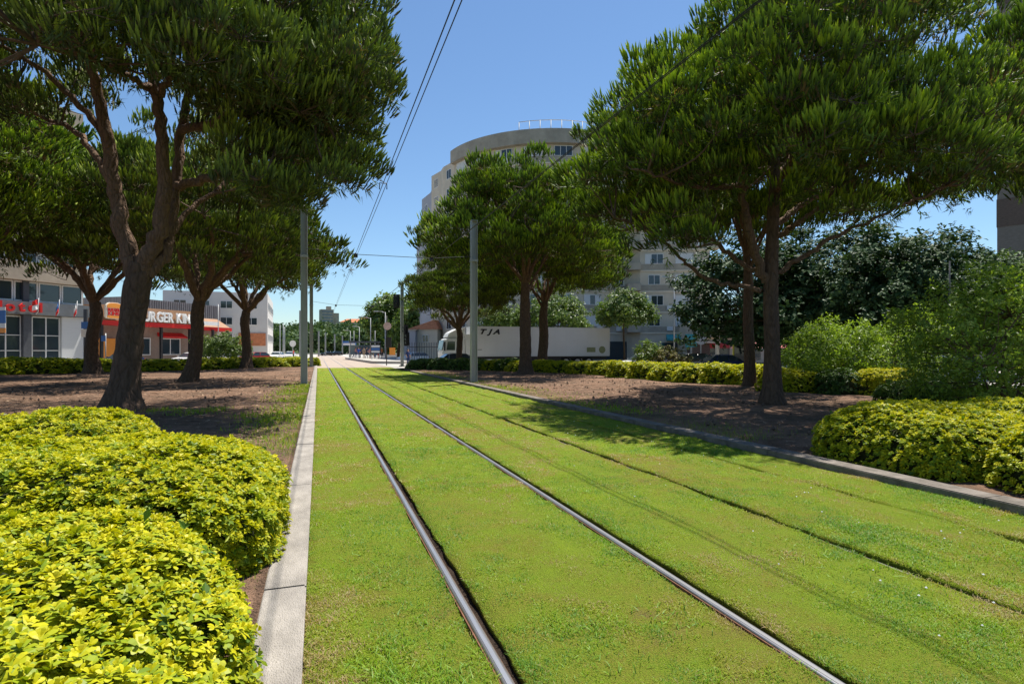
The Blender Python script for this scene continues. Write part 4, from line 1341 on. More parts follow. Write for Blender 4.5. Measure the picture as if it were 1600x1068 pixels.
# ground floor shops
for s, w, mt in ((1.2, 1.6, 'glass'), (4.2, 2.2, 'glass'), (7.6, 2.4, 'glass')):
    p, r = along(wl, s)
    o = MB().box(-w / 2, w / 2, -.06, .05, .3, 2.7).build('shop_window', M[mt], tower, p, r)
for j in range(9):
    p, r = along(dl, Ld * (j + .5) / 9)
    MB().box(-1.7, 1.7, -.07, .05, .3, 2.9).build('shop_window', M['glass'], tower, p, r)
p, r = along(wl, 6.3)
aw = MB().side([(0, 0), (0, .9), (.12, .9), (1.1, .25), (1.1, 0)], -2.6, 2.6)
aw.build('awning', M['teal'], tower, (p.x, p.y, 3.0), r - R(90))
# the stepped side facing away to the left, its rear parts coloured with bluish shade
steps = [W(-9.0, 89.4), W(-11.2, 92.6), W(-11.8, 94.5), W(-13.8, 97.5), W(-14.2, 99.0), W(-16.4, 103.5), W(-16.6, 105), W(-18.6, 111)]
sp = [p + inv for p in steps] + [W(-6, 118) + inv, W(-2, 100) + inv]
MB().prism(sp[:4] + sp[8:], -.2, TOP + .2).build('side_wall', M['beige'], tower)
MB().prism(sp[3:6] + sp[8:], -.2, TOP - 2.2).build('side_wall', M['greyblue'], tower)
MB().prism(sp[5:8] + sp[8:9], -.2, TOP - 5.4).build('side_wall', M['greyblue'], tower)
WS = window_mesh(1.5, 1.5, 0, cols=2)
for (a, b, top) in ((0, 1, 9), (2, 3, 9), (4, 5, 8), (6, 7, 7)):
    mid = (sp[a] + sp[b]) / 2; t = sp[a] - sp[b]
    for k in range(top):
        put_window(tower, WS, (mid.x, mid.y, G0 + k * FH + .8), math.atan2(t.y, t.x) + math.pi)

# --- the brown brick tower at the right edge
bt = at(1557, 62)
tb = empty('brick_tower', bt, -YAW - .80, 'dark brown brick tower block cut off by the right edge', 'building')
for k in range(14):
    MB().box(0 + (.0 if k % 2 else .05), 16, 0 + (.0 if k % 2 else .05), 14, k * 3.0, k * 3.0 + 3.0).build('wall', M['tower_brick' if k % 2 else 'tower_grey'], tb)
WT = window_mesh(1.6, 1.4, 0)
for k in range(14):
    for x in (4, 8): put_window(tb, WT, (x, .0, k * 3 + .9), 0)

# --- the hotel on the left
h0, h1 = W(-46.8, 52), W(-44.6, 58)
hd = (h1 - h0).normalized(); hr = math.atan2(hd.y, hd.x)
hotel = empty('hotel', h0, hr, 'beige hotel with ribbon windows and red lettering over its glazed entrance', 'building')
# local x runs along the street front (towards the restaurant), -y faces the street
HE, HS = 7.4, -9.0
MB().box(HS, HE, .25, 16, 0, 26).build('wall', M['hotel_wall'], hotel)
zb = 8.2
for k in range(5):
    z = zb + k * 3.25
    MB().box(HS, HE + .1, -.55, .25, z, z + 1.75).build('spandrel', M['hotel_wall'], hotel)
WH = window_mesh(1.25, 1.30, 0, .09, .14, cols=1); WHW = window_mesh(1.25, 1.30, 3, .09, .14, cols=1)
for k in range(5):
    for j in range(12):
        put_window(hotel, WHW if (j + 2 * k) % 6 == 3 else WH, (HS + .9 + j * 1.32, .24, zb + 1.80 + k * 3.25), 0)
WMZ = window_mesh(2.0, 1.9, 0, .13, .14, cols=1)
for j in range(8):
    put_window(hotel, WMZ, (HE - 1.15 - j * 2.05, .24, 6.25), 0)
MB().box(HS, HE + .15, -.45, .24, 5.0, 6.2).build('fascia', M['fascia'], hotel)
for x in (-4.1, -1.0, 2.05):
    MB().box(x - .34, x + .34, -.28, .24, 0, 4.98).build('column', M['charcoal'], hotel)
    MB().box(x - .25, x + .25, -.10, .24, 6.22, 8.19).build('column', M['charcoal'], hotel)
WE = window_mesh(2.5, 4.55, 0, .10, .12, cols=2)
for x in (-5.7, -2.55, .5, 3.85): put_window(hotel, WE, (x, .23, .3), 0)
for z in (1.55, 3.0):
    MB().box(HS, 5.1, .06, .14, z, z + .07).build('transom', M['alu'], hotel)
MB().box(5.15, HE, -.12, .24, 0, 4.95).build('pale_wall', M['shutter'], hotel)
MB().box(2.45, 5.1, -.42, .1, 0, .55).build('planter', M['shutter'], hotel)
# entrance door frame under the lettering
MB().box(-1.9, -1.75, -.2, .2, 0, 2.6).box(-.75, -.6, -.2, .2, 0, 2.6).box(-1.9, -.6, -.2, .2, 2.6, 2.8).build('door', M['alu'], hotel)
letters('Hotel', hotel, 'letter', (-1.05, -.62, 5.25), 0, 1.25, .10, M['red'], 0, .035, .24, 1, fit=4.1)

# flags seen before the hotel windows
for j, (x, c1, c2, lab) in enumerate(((2.55, 'red', 'white', 'red and white flag on the hotel front, nearest to the lettering'), (4.35, 'blue_sign', 'red', 'blue and red flag drooping on the hotel front, second from the lettering'), (6.0, 'white', 'red', 'white and red flag drooping at the end of the hotel front'))):
    p = h0 + hd * x + Vector((hd.y, -hd.x, 0)) * .95
    e = empty('flag', (p.x, p.y, 5.3), hr, lab, 'flag', 'flags on the hotel front'); e.scale = (.75, .75, .75)
    MB().tube([(0, .45, -.35), (0, 0, .0), (0, -.1, 1.7)], .035, 6).build('flag_pole', M['white'], e)
    n = 7
    for half, mt in ((0, c1), (1, c2)):
        V, Fq = [], []
        for a in range(n):
            for b in range(3):
                V.append((-.06 - .13 * a / 1.2 * (1 if j == 0 else .55), -.12 + .09 * math.sin(a * 1.1 + b), 1.55 - .62 * half - .31 * b - .05 * a * (1 if j == 0 else 3.2)))
        for a in range(n - 1):
            for b in range(2): Fq.append((a * 3 + b, a * 3 + b + 1, a * 3 + b + 4, a * 3 + b + 3))
        link('cloth', mesh_np('cloth', np.array(V), np.array(Fq), M[mt], smooth=True), e)

# --- the burger restaurant
k0, k1 = W(-41.7, 65), W(-40.15, 71)
kd = (k1 - k0).normalized(); kr = math.atan2(kd.y, kd.x)
bk = empty('restaurant', k0, kr, 'low fast-food restaurant with a brown roof, red band and white lettering', 'building')
MB().box(-5.6, 13.5, 1.2, 5, 0, 4.3).build('wall', M['brick_wall'], bk)
MB().box(-5.7, 7.8, -.1, 5.1, 4.31, 4.80).build('red_band', M['red'], bk)
MB().box(7.85, 13.7, .3, 5.1, 4.20, 4.66).build('red_band', M['red'], bk)
MB().side([(-.02, 4.81), (.22, 6.45), (5, 6.45), (5, 4.81)], -5.6, 7.7).build('roof', M['brown'], bk, (0, 0, 0), R(90)).scale = (1, -1, 1)
MB().side([(.4, 4.67), (2.6, 5.9), (4, 5.9), (5.2, 4.67)], 7.9, 13.5).build('roof', M['brown'], bk, (0, 0, 0), R(90)).scale = (1, -1, 1)
for x in (-5.4, -2.6, 2.0, 6.2, 10.0, 12.6):
    MB().box(x - .13, x + .13, -.02, .22, 0, 4.3).build('post', M['black'], bk)
MB().side([(0, 3.75), (.9, 3.25), (.9, 3.1), (0, 3.3)], 2.5, 6.1).build('awning', M['red'], bk, (0, 1.2, 0), R(90)).scale = (-1, -1, 1)
WBK = window_mesh(3.0, 2.0, 0, .09, .10, 2)
for x in (0, 4.3, 10.9): put_window(bk, WBK, (x, 1.19, 1.05), 0)
MB().box(8.3, 9.1, 1.05, 1.19, 0, 4.1).box(11.9, 12.6, 1.05, 1.19, 0, 4.1).build('white_pillar', M['white'], bk)
MB().box(-5.2, -3.0, 1.05, 1.19, .8, 2.9).build('orange_panel', M['orange'], bk)
letters('BURGER KING', bk, 'letter', (-1.3, -.12, 4.95), 0, 1.60, .09, M['white'], 0, .045, .05, 1, fit=8.3)
MB().box(8.2, 11.2, .16, .28, 4.85, 5.35).build('white_sign', M['white'], bk)
# bun sign standing on the roof edge
bun = empty('bun_sign', k0 + kd * -4.35 + Vector((kd.y, -kd.x, 0)) * .40 + Vector((0, 0, 4.92)), kr, 'bun-shaped orange and cream sign with red lettering on the roof edge', 'sign')
bun.scale = (.74, .74, .76)


def bun_part(z0, z1, half_w, mt, rtop, rbot, y0, y1):
    pts = []
    for a in np.linspace(0, math.pi, 13):                            # top rounded
        pts.append((half_w * math.copysign(abs(math.cos(a)) ** .6, math.cos(a)), z1 - rtop + rtop * math.sin(a) ** .8))
    for a in np.linspace(math.pi, 2 * math.pi, 13):
        pts.append((half_w * math.copysign(abs(math.cos(a)) ** .35, math.cos(a)), z0 + rbot + rbot * -abs(math.sin(a)) ** .7))
    v = [(x, y0, z) for x, z in pts] + [(x, y1, z) for x, z in pts]
    n = len(pts)
    f = [(i, (i + 1) % n, n + (i + 1) % n, n + i) for i in range(n)] + [tuple(range(n)), tuple(range(n, 2 * n))[::-1]]
    return MB().add(v, f)


bun_part(.05, 2.35, 1.32, 'cream', 1.0, .35, .02, .30).build('backing', M['cream'], bun)
bun_part(1.58, 2.22, 1.15, 'orange', .58, .04, -.05, .018).build('upper_bun', M['orange'], bun)
bun_part(.15, .48, 1.15, 'orange', .04, .26, -.05, .018).build('lower_bun', M['orange'], bun)
letters('BURGER', bun, 'letter', (-1.05, -.03, 1.10), 0, .56, .03, M['red'], 0, .02, .04, .86)
letters('KING', bun, 'letter', (-1.0, -.03, .56), 0, .66, .03, M['red'], 0, .025, .06, 1.15)

# grey corrugated hall behind the restaurant, white apartment block, house with an orange roof
e = empty('hall', at(275, 86), kr, 'grey corrugated hall rising behind the restaurant roof', 'building')
MB().box(-9, 9, 0, 14, 0, 8.9).build('wall', M['corrugated'], e)
for i in range(45):
    MB().box(-9 + i * .4, -8.82 + i * .4, -.09, -.002, 0, 8.9).build('cladding_rib', M['corrugated'], e)

wb = empty('apartment_block', at(418, 100), -YAW + R(20.5), 'white apartment block left of the steel poles, its side wall in sharp perspective', 'building')
MB().box(-16, 0, 0, 22, 0, 11.6).build('wall', plain('off_white_render', (.62, .60, .56), .85, .2, var=.06, scale=.4), wb)
WB = window_mesh(1.9, 1.3, 0)
for k in range(3):
    for x in (-13.5, -10, -6.5, -2.6): put_window(wb, WB, (x, 0, 3.2 + k * 2.8), 0)
    for y in (2.5, 6, 9.5, 13, 16.5, 20): put_window(wb, WB, (0, y, 3.2 + k * 2.8), R(90))
MB().box(-4.6, -.3, -.25, -.01, 2.4, 4.6).build('shop_sign', M['roof_tile'], wb)
MB().box(-9.5, -5.2, -.15, -.01, 0, 2.6).build('shop_window', M['glass'], wb)

e = empty('house', at(650, 92), -YAW - R(10), 'small cream house with an orange tiled roof beyond the railing', 'building')
MB().box(-1.2, 3.6, 0, 8, 0, 5.0).build('wall', M['beige_light'], e)
MB().add([(-1.5, -.3, 5.0), (3.9, -.3, 5.0), (3.9, 8.3, 5.0), (-1.5, 8.3, 5.0), (2.6, 1.5, 6.6), (2.6, 6.5, 6.6)], [(0, 1, 4), (1, 2, 5, 4), (2, 3, 5), (3, 0, 4, 5), (0, 3, 2, 1)]).build('roof', M['roof_tile'], e)
put_window(e, window_mesh(1.0, 1.2, 0), (1.6, 0, 2.9), 0)
e = empty('outbuilding', at(640, 90), -YAW, 'plain grey wall of a low building left of the cream house', 'building')
MB().box(-.9, .9, 0, 5, 0, 4.7).build('wall', M['greyblue'], e)
MB().box(-1.05, 1.05, -.12, 5.1, 4.71, 4.9).build('coping', M['band'], e)

# --- the wooded hill with its far buildings
g_ = np.random.default_rng(77)
hx, hy = np.meshgrid(np.linspace(-300, 60, 60), np.linspace(330, 620, 20))


def hill_h(r, a):
    return 16 * np.exp(-((r + 160) / 190) ** 2 * 0 - ((r + 60) / 420) ** 2) * np.clip((a - 330) / 110, 0, 1) ** .8 * np.clip((60 - r) / 60, 0, 1) ** .5 * (.86 + .24 * vnoise(r / 60 + 20, a / 60 + 3, 2))


hz = hill_h(hx, hy) - .5
P_ = np.stack([hx * cs + hy * sn, -hx * sn + hy * cs, hz], -1).reshape(-1, 3)
i_ = np.arange(19)[:, None] * 60; j_ = np.arange(59)[None, :]
link('hill', mesh_np('hill', P_, np.stack([i_ + j_, i_ + j_ + 1, i_ + 61 + j_, i_ + 60 + j_], -1).reshape(-1, 4), plain('hill_undergrowth', (.06, .09, .035), .95, .1, var=.4, scale=.05), smooth=True), kind='structure')
CL_FAR = clusters(1.9, 1.5, 5, 1.8, 6, 31)
pos = []
for t in range(520):
    r, a = g_.uniform(-230, 45), g_.uniform(325, 470)
    h = float(hill_h(np.array(r), np.array(a))); R_ = g_.uniform(2.6, 4.6)
    k = 20
    u = unit(g_.normal(0, 1, (k, 3))); u[:, 2] = np.abs(u[:, 2])
    c = W(r, a, h + g_.uniform(1, 3))
    pos.append(np.array(c) + u * [R_, R_, R_ * 1.1])
for t in range(60):                                               # darker trees at the foot of the hill
    r, a = g_.uniform(-115, -20), g_.uniform(225, 260)
    R_ = g_.uniform(3, 5); k = 34
    u = unit(g_.normal(0, 1, (k, 3))); u[:, 2] = np.abs(u[:, 2]) * 1.1 - .15
    pos.append(np.array(W(r, a, R_ * .9)) + u * R_)
pos = np.vstack(pos)
V, Fq, T = scatter(CL_FAR, pos, frames(g_.normal(0, 1, (len(pos), 3)) + [0, 0, .6], g_), g_.uniform(.8, 1.4, len(pos)))
link('far_wood', mesh_np('far_wood', V, Fq, M['leaf_hill'], T), kind='stuff')
e = empty('tower_block', at(517, 520), -YAW + .5, 'far grey tower block standing on the wooded hill', 'building')
MB().box(-9.5, 1.5, -5, 5, 20, 38.5).box(1.6, 6.5, -3.5, 6, 20, 35.5).box(-4, 0, -2, 2, 38.5, 41.5).build('wall', M['band'], e)
for k in range(6):
    MB().box(-8.5, .6, -5.12, -5.01, 22 + k * 2.8, 23.1 + k * 2.8).build('window_band', M['glass_blue'], e)
for px, a, w, h, lab in ((552, 480, 11, 27.5, 'far house with a wide orange roof at the crest of the hill'), (571, 470, 6, 28.5, 'far house with a hipped orange roof right of the wide one'), (586, 465, 9, 25.5, 'far pale house partly hidden by the plane tree')):
    e = empty('far_house', at(px, a), -YAW, lab, 'building', 'far houses on the hill')
    MB().box(-w, w, 0, 9, 12, h - 2.4).build('wall', M['beige_light'], e)
    MB().add([(-w - 1, -1, h - 2.4), (w + 1, -1, h - 2.4), (w + 1, 10, h - 2.4), (-w - 1, 10, h - 2.4), (-w + 4, 4.5, h + .8), (w - 4, 4.5, h + .8)], [(0, 1, 5, 4), (1, 2, 5), (2, 3, 4, 5), (3, 0, 4), (0, 3, 2, 1)]).build('roof', M['roof_tile'], e)
    for x in np.arange(-w + 2, w - 1, 3.2): MB().box(x, x + 1.2, -.1, -.01, h - 5.4, h - 4).build('window', M['glass'], e)

e = empty('shop_row', at(1330, 74), -YAW, 'long low pale building glimpsed through the grove trunks', 'building')
MB().box(-20, 26, 0, 10, 0, 5.4).build('wall', M['beige_light'], e)
for k in range(11): MB().box(-18.5 + k * 4, -15.8 + k * 4, -.06, -.01, .4, 2.8).build('shop_window', M['glass'], e)
MB().box(-20.2, 26.2, -.5, 0, 3.3, 3.7).build('canopy', M['charcoal'], e)

# air-conditioning units and a little clutter on the tower front
fan = MB().box(-.42, .42, -.32, 0, 0, .6).mesh('air_conditioner', M['alu'])
for k in range(NF):
    for j in range(2):
        p, r = along(dl, Ld * rw.uniform(.1, .95))
        link('air_conditioner', fan, tower, (p.x, p.y, G0 + k * FH + .22), r)
    p, r = along(wl, rw.choice((4.2, 8.4)))
    link('air_conditioner', fan, tower, (p.x, p.y, G0 + k * FH + .22), r)

# ------------------------------------------------------------------ overhead line
def pole(label, loc, h, w, rz=0.0, group='steel poles of the overhead line', detail=True):
    e = empty('steel_pole', (loc[0], loc[1], 0), rz, label, 'pole', group)
    m = MB()
    f = w * .11                                                   # rolled H section
    m.box(-w / 2, -w / 2 + f, -w / 2, w / 2, 0, h).box(w / 2 - f, w / 2, -w / 2, w / 2, 0, h).box(-w / 2 + f, w / 2 - f, -f / 2, f / 2, 0, h)
    m.build('shaft', M['pole'], e)
    if detail:
        b = MB().box(-w * .9, w * .9, -w * .9, w * .9, .0, .045)
        b.build('base_plate', M['pole'], e)
        for sx in (-1, 1):
            for sy in (-1, 1): MB().disc((sx * w * .75, sy * w * .75, .07), .022, .06, 'z', 6).build('bolt', M['rust'], e)
        MB().box(-w / 2 - .02, w / 2 + .02, -w / 2 - .02, w / 2 + .02, 5.95, 6.07).build('clamp_band', M['pole'], e)
        MB().box(-w / 2 - .01, w / 2 + .01, -w / 2 - .01, w / 2 + .01, h, h + .03).build('cap', M['pole'], e)
    return e


pole('nearest grey steel pole left of the rails, beside the pale kerb', (-.62, 28.4), 8.15, .30)
pole('steel pole half hidden right behind the nearest left-hand pole', (-.62, 58.6), 8.1, .32)
pole('nearest grey steel pole right of the rails, standing on the dark kerb', (7.25, 27.1), 7.95, .30)
pole('steel pole with the dark signal heads at the right end of the turf', (7.95, 57.4), 8.3, .30)
pole('far steel pole left of the rails with a small camera on top', at(469, 100), 8.6, .34, detail=False)
for px, a, lab in ((498, 150, 'farthest left of the four slim poles where the rails bend'), (508.5, 165, 'second of the four slim poles where the rails bend'), (523, 180, 'third of the four slim poles where the rails bend'), (535, 195, 'last of the four slim poles, nearest to the tram stop')):
    pole(lab, at(px, a), 6.7, .42, detail=False, group='slim poles where the rails bend')


def cable(name, label, pts, r, group=None, n=5, mat='wire', sag=0.0):
    P = []
    for a, b in zip(pts[:-1], pts[1:]):
        for t in np.linspace(0, 1, 9)[:-1]:
            p = np.array(a) * (1 - t) + np.array(b) * t; p[2] -= sag * 4 * t * (1 - t); P.append(p)
    P.append(np.array(pts[-1]))
    o = link(name, mesh_np(name, *tube_np(np.array(P), np.full(len(P), r), n), M[mat], smooth=True))
    return tag(o, label, 'cable', group)


SUP = (-1.5, 26.9, 57.6, 88, 120, 150)
for tx, who in ((1.62, 'left'), (5.12, 'right')):
    cable('contact_wire', f'lower of the two wires over the {who}-hand track', [(tx - .05, y, 5.86) for y in SUP], .0095, 'contact wires')
    cable('contact_wire', f'second wire running close beside the lower wire over the {who}-hand track', [(tx + .06, y, 5.95) for y in SUP], .0085, 'contact wires', sag=.03)
for y, pl, prr, lab in ((26.9, (-.62, 28.2), (7.25, 27.0), 'cross wire between the two nearest steel poles'), (57.6, (-.62, 58.5), (7.95, 57.3), 'cross wire between the poles at the end of the turf')):
    cable('span_wire', lab, [(pl[0] + .12, pl[1], 6.35), (1.62, y, 5.99), (5.12, y, 5.99), (prr[0] - .12, prr[1], 6.2)], .014, 'cross wires')
    for x, w in ((1.62, 'left'), (5.12, 'right')):
        e = empty('wire_clamp', (x, y, 5.86), 0, f'clamp holding the {w} wire pair on the {"nearer" if y < 30 else "farther"} cross wire', 'clamp', 'wire clamps')
        MB().box(-.08, .09, -.10, .10, -.01, .15).build('bracket', M['wire'], e)
        MB().tube([(0, 0, .15), (0, 0, .2)], .03, 6).build('insulator', M['rust'], e)
e = empty('wire_clamp', (1.62, 15.3, 5.84), 0, 'small hanger loop on the wire pair over the left track', 'clamp', 'wire clamps')
MB().tube([(-.09, 0, 0), (-.09, 0, .17), (.10, 0, .17), (.10, 0, .02)], .014, 6).build('loop', M['wire'], e)


# ------------------------------------------------------------------ signals, lamps, signs
def signal(label, loc, rz, n=3, plate=True):
    e = empty('traffic_signal', loc, rz, label, 'signal', 'traffic signals')
    MB().box(-.15, .15, -.12, .14, 0, .36 * n).build('housing', M['black'], e, bevel=.02)
    if plate: MB().box(-.32, .32, .15, .18, -.15, .36 * n + .15).build('backing_board', M['black'], e)
    for k in range(n):
        MB().disc((0, -.13, .18 + .36 * k), .11, .05, 'y', 12).build('lens', M['glass'], e)
        MB().tube([(-.12, -.13, .18 + .36 * k), (-.09, -.26, .28 + .36 * k), (.09, -.26, .28 + .36 * k), (.12, -.13, .18 + .36 * k)], .02, 4).build('visor', M['black'], e)
    return e


signal('signal head hung high on the arm of the right-hand steel pole', at(619, 56.5, 5.95), -YAW)
signal('lower black signal head on the right-hand steel pole', at(634, 57, 2.2), -YAW - .4)
signal('upper black signal head on the right-hand steel pole', at(632, 57, 3.3), -YAW - .4, 2)
e = empty('signal_post', at(604, 61), 0, 'thin black post with a round sign and small signals at the crossing', 'post')
MB().tube([(0, 0, 0), (0, 0, 5.3)], .055, 8).build('shaft', M['black'], e)
MB().disc((.1, -.08, 4.2), .42, .03, 'y', 20).build('round_sign', plain('faded_pink_sign', (.62, .45, .42), .6, .3), e, rz=-YAW)
MB().box(-.05, .5, -.2, .1, 1.9, 3.0).build('small_signal', M['black'], e, rz=-YAW)
MB().box(.35, .95, -.2, -.12, 1.1, 1.9).build('orange_board', M['orange'], e, rz=-YAW)


def lamp(label, loc, h, arm, rz, w=.075, group='street lamps', mat='pole_light'):
    e = empty('street_lamp', (loc[0], loc[1], 0), rz, label, 'lamp', group)
    MB().tube([(0, 0, 0), (0, 0, h * .5), (0, 0, h)], [w * 1.3, w, w * .7], 8).build('mast', M[mat], e)
    if arm:
        MB().tube([(0, 0, h - .15), (-arm * .5, 0, h + .1), (-arm, 0, h + .12)], w * .5, 6).build('arm', M['pole_light'], e)
        MB().side([(-.75, -.05), (-.6, .08), (0, .10), (0, -.05)], -.14, .14).build('lamp_head', M['pole_light'], e, (-arm, 0, h + .12))
    return e


lamp('street lamp with a short arm beside the crossing, left of the signal pole', at(602, 88), 7.5, 1.1, -YAW)
lamp('tall street lamp with a long arm over the tram stop', at(579, 98), 7.2, 1.4, -YAW)
lamp('street lamp over the left half of the tram stop', at(561.5, 105), 5.9, .6, -YAW)
lamp('small street lamp at the far end of the tram stop', at(547.5, 118), 5.6, .5, -YAW)
lamp('bare thin mast behind the tram stop', at(553, 120), 5.7, 0, 0)
lamp('bare thin mast before the plane tree', at(586, 110), 5.4, 0, 0)
lamp('thin grey mast left of the white apartment block', at(341, 62), 6.6, 0, 0, .05)
lamp('slim mast in front of the far wood, left of the round sign', at(437.5, 130), 7.4, 0, 0, .09)
lamp('slim mast in front of the far wood, behind the round sign', at(442.5, 138), 8.0, 0, 0, .09)
lamp('slim mast in front of the far wood, right of the round sign', at(444.8, 145), 7.6, 0, 0, .09)
lamp('thin white mast before the shops at the teal awning', at(1053.5, 62), 9.5, .7, -YAW, .07)
lamp('thick grey mast among the evergreen trees beside the advertising frame', at(1121, 50), 8.2, 0, 0, .16)
lamp('thin mast rising in front of the pale-topped evergreen', at(1484, 30), 6.3, 0, 0, .045, mat='charcoal')
e = empty('round_sign', at(457.5, 110), -YAW, 'round white traffic sign seen from behind near the far crossing', 'sign')
MB().tube([(0, 0, 0), (0, 0, 3.2)], .05, 6).build('post', M['pole_light'], e)
MB().disc((0, -.08, 2.9), .62, .04, 'y', 18).build('disc', M['alu'], e)
e = empty('banner', at(1, 42), -YAW, 'tall banner with blue, white and orange fields in front of the hotel', 'banner')
MB().tube([(-.5, 0, 0), (-.5, 0, 5.0)], .05, 6).build('post', M['pole_light'], e)
for z0, z1, mt in ((2.9, 3.25, 'orange'), (3.26, 3.6, 'white'), (3.61, 4.55, 'blue_sign'), (4.56, 4.8, 'white')):
    MB().box(-.45, .35, -.03, .03, z0, z1).build('field', M[mt], e)
e = empty('information_post', at(134, 47), -YAW, 'dark post with blue, white and yellow plates beside the hotel corner', 'sign')
MB().box(-.14, .14, -.08, .08, 0, 5.0).build('post', M['charcoal'], e)
MB().box(-.3, .42, -.12, -.085, 3.4, 3.95).build('blue_plate', M['blue_sign'], e)
MB().box(-.3, .42, -.12, -.085, 2.7, 3.35).build('yellow_plate', M['cream'], e)
e = empty('sign_post', at(165, 50), -YAW, 'thin post with a small blue plate before the restaurant', 'sign')
MB().tube([(0, 0, 0), (0, 0, 3.1)], .045, 6).build('post', M['pole_light'], e)
MB().box(-.35, .05, -.07, -.04, 2.4, 2.9).build('plate', M['blue_sign'], e)
e = empty('advert_frame', at(1157, 47), -YAW, 'yellow-framed advertising panel beside the dark pine trunk', 'advert panel')
MB().box(-.55, .55, -.06, .06, .75, 2.05).build('panel', M['glass'], e)
MB().box(-.62, -.55, -.1, .1, 0, 2.12).box(.55, .62, -.1, .1, 0, 2.12).box(-.55, .55, -.1, .1, 2.05, 2.12).box(-.55, .55, -.1, .1, .68, .75).build('frame', M['yellow_frame'], e)
e = empty('bus_stop_sign', at(1080, 70), -YAW, 'teal and grey sign board at the corner of the shops', 'sign')
MB().box(-.1, .1, -.06, .06, 0, 2.0).build('post', M['pole'], e)
MB().box(-.7, .7, -.08, .08, 2.0, 3.6).build('board', M['teal'], e)
e = empty('mirror_sign', at(1095, 66), -YAW, 'grey round-topped sign right of the teal board', 'sign')
MB().box(-.06, .06, -.05, .05, 0, 2.4).build('post', M['pole'], e)
MB().disc((0, -.08, 2.9), .65, .06, 'y', 18).build('disc', M['pole_light'], e)
e = empty('kiosk', at(1093, 72), -YAW, 'small brown kiosk with a flat roof at the corner of the shops', 'kiosk')
MB().box(-1.0, 1.3, 0, 2, 0, 2.5).build('wall', M['tower_brick'], e)
MB().box(-1.3, 2.6, -.5, 2.4, 2.52, 2.75).build('roof', M['beige_light'], e)
e = empty('market_parasol', at(1190, 66), -YAW, 'reddish stall canopy glimpsed between the two right-hand trunks', 'canopy')
MB().add([(-3, -1.5, 1.9), (3, -1.5, 1.9), (3, 1.5, 1.9), (-3, 1.5, 1.9), (0, 0, 3.0)], [(0, 1, 4), (1, 2, 4), (2, 3, 4), (3, 0, 4), (0, 3, 2, 1)]).build('canopy', M['red'], e)
for sx in (-2.7, 2.7):
    for sy in (-1.3, 1.3): MB().tube([(sx, sy, 0), (sx, sy, 1.9)], .05, 6).build('leg', M['white'], e)

# railing with dark bars in front of the cream house
e = empty('railing', at(636, 64), 0, 'black metal railing with tall upright bars left of the truck cab', 'railing')
a_, b_ = at(636, 64), at(712, 66)
v_ = b_ - a_; L_ = v_.length; e.rotation_euler = (0, 0, math.atan2(v_.y, v_.x))
bm_ = MB().box(-.025, .025, -.02, .02, 0, 2.5).mesh('bar', M['black'])
for i in range(int(L_ / .28)): link('bar', bm_, e, (i * .28, 0, 0))
MB().box(0, L_, -.03, .03, 1.95, 2.02).box(0, L_, -.03, .03, .25, .32).build('cross_rail', M['black'], e)

# tram stop: platform, shelter, info board
pf = MB().prism([W(-16.9, 69), W(-12.8, 67.5), W(-11.2, 100), W(-28, 118), W(-30.2, 103)], -.1, .30)
pf.build('platform', M['plaza'], kind='structure')
e = empty('tram_shelter', at(570, 97), -YAW + .3, 'long flat-roofed tram shelter with thin posts on the platform', 'shelter')
MB().box(-2.6, 2.6, -.9, 1.1, 2.9, 3.15).build('roof', M['charcoal'], e)
MB().box(-2.4, 2.4, .85, .9, .9, 2.5).build('back_panel', M['glass_blue'], e)
for x in (-2.3, 0, 2.3): MB().tube([(x, 1.0, .2), (x, 1.0, 3.0)], .06, 6).build('post', M['pole_light'], e)
e = empty('information_board', at(587, 84), -YAW, 'blue screen-like information board on the platform', 'sign')
MB().box(-.75, .75, -.08, .08, 1.1, 2.5).build('frame', M['black'], e)
for k in range(3): MB().box(-.62, .62, -.1, -.081, 1.25 + .4 * k, 1.55 + .4 * k).build('notice', M['blue_sign' if k % 2 else 'shutter'], e)
MB().box(-.6, -.5, -.05, .05, .2, 1.1).box(.5, .6, -.05, .05, .2, 1.1).build('leg', M['pole'], e)
e = empty('stop_sign_box', at(546, 104), -YAW, 'blue and white stop sign box at the left end of the platform', 'sign')
MB().box(-1.2, 1.2, -.15, .15, 2.5, 3.3).build('box', M['blue_sign'], e)
MB().box(-1.1, 1.1, -.18, -.152, 2.55, 2.9).build('white_field', M['white'], e)
MB().box(-.08, .08, -.08, .08, .2, 2.5).build('post', M['pole'], e)


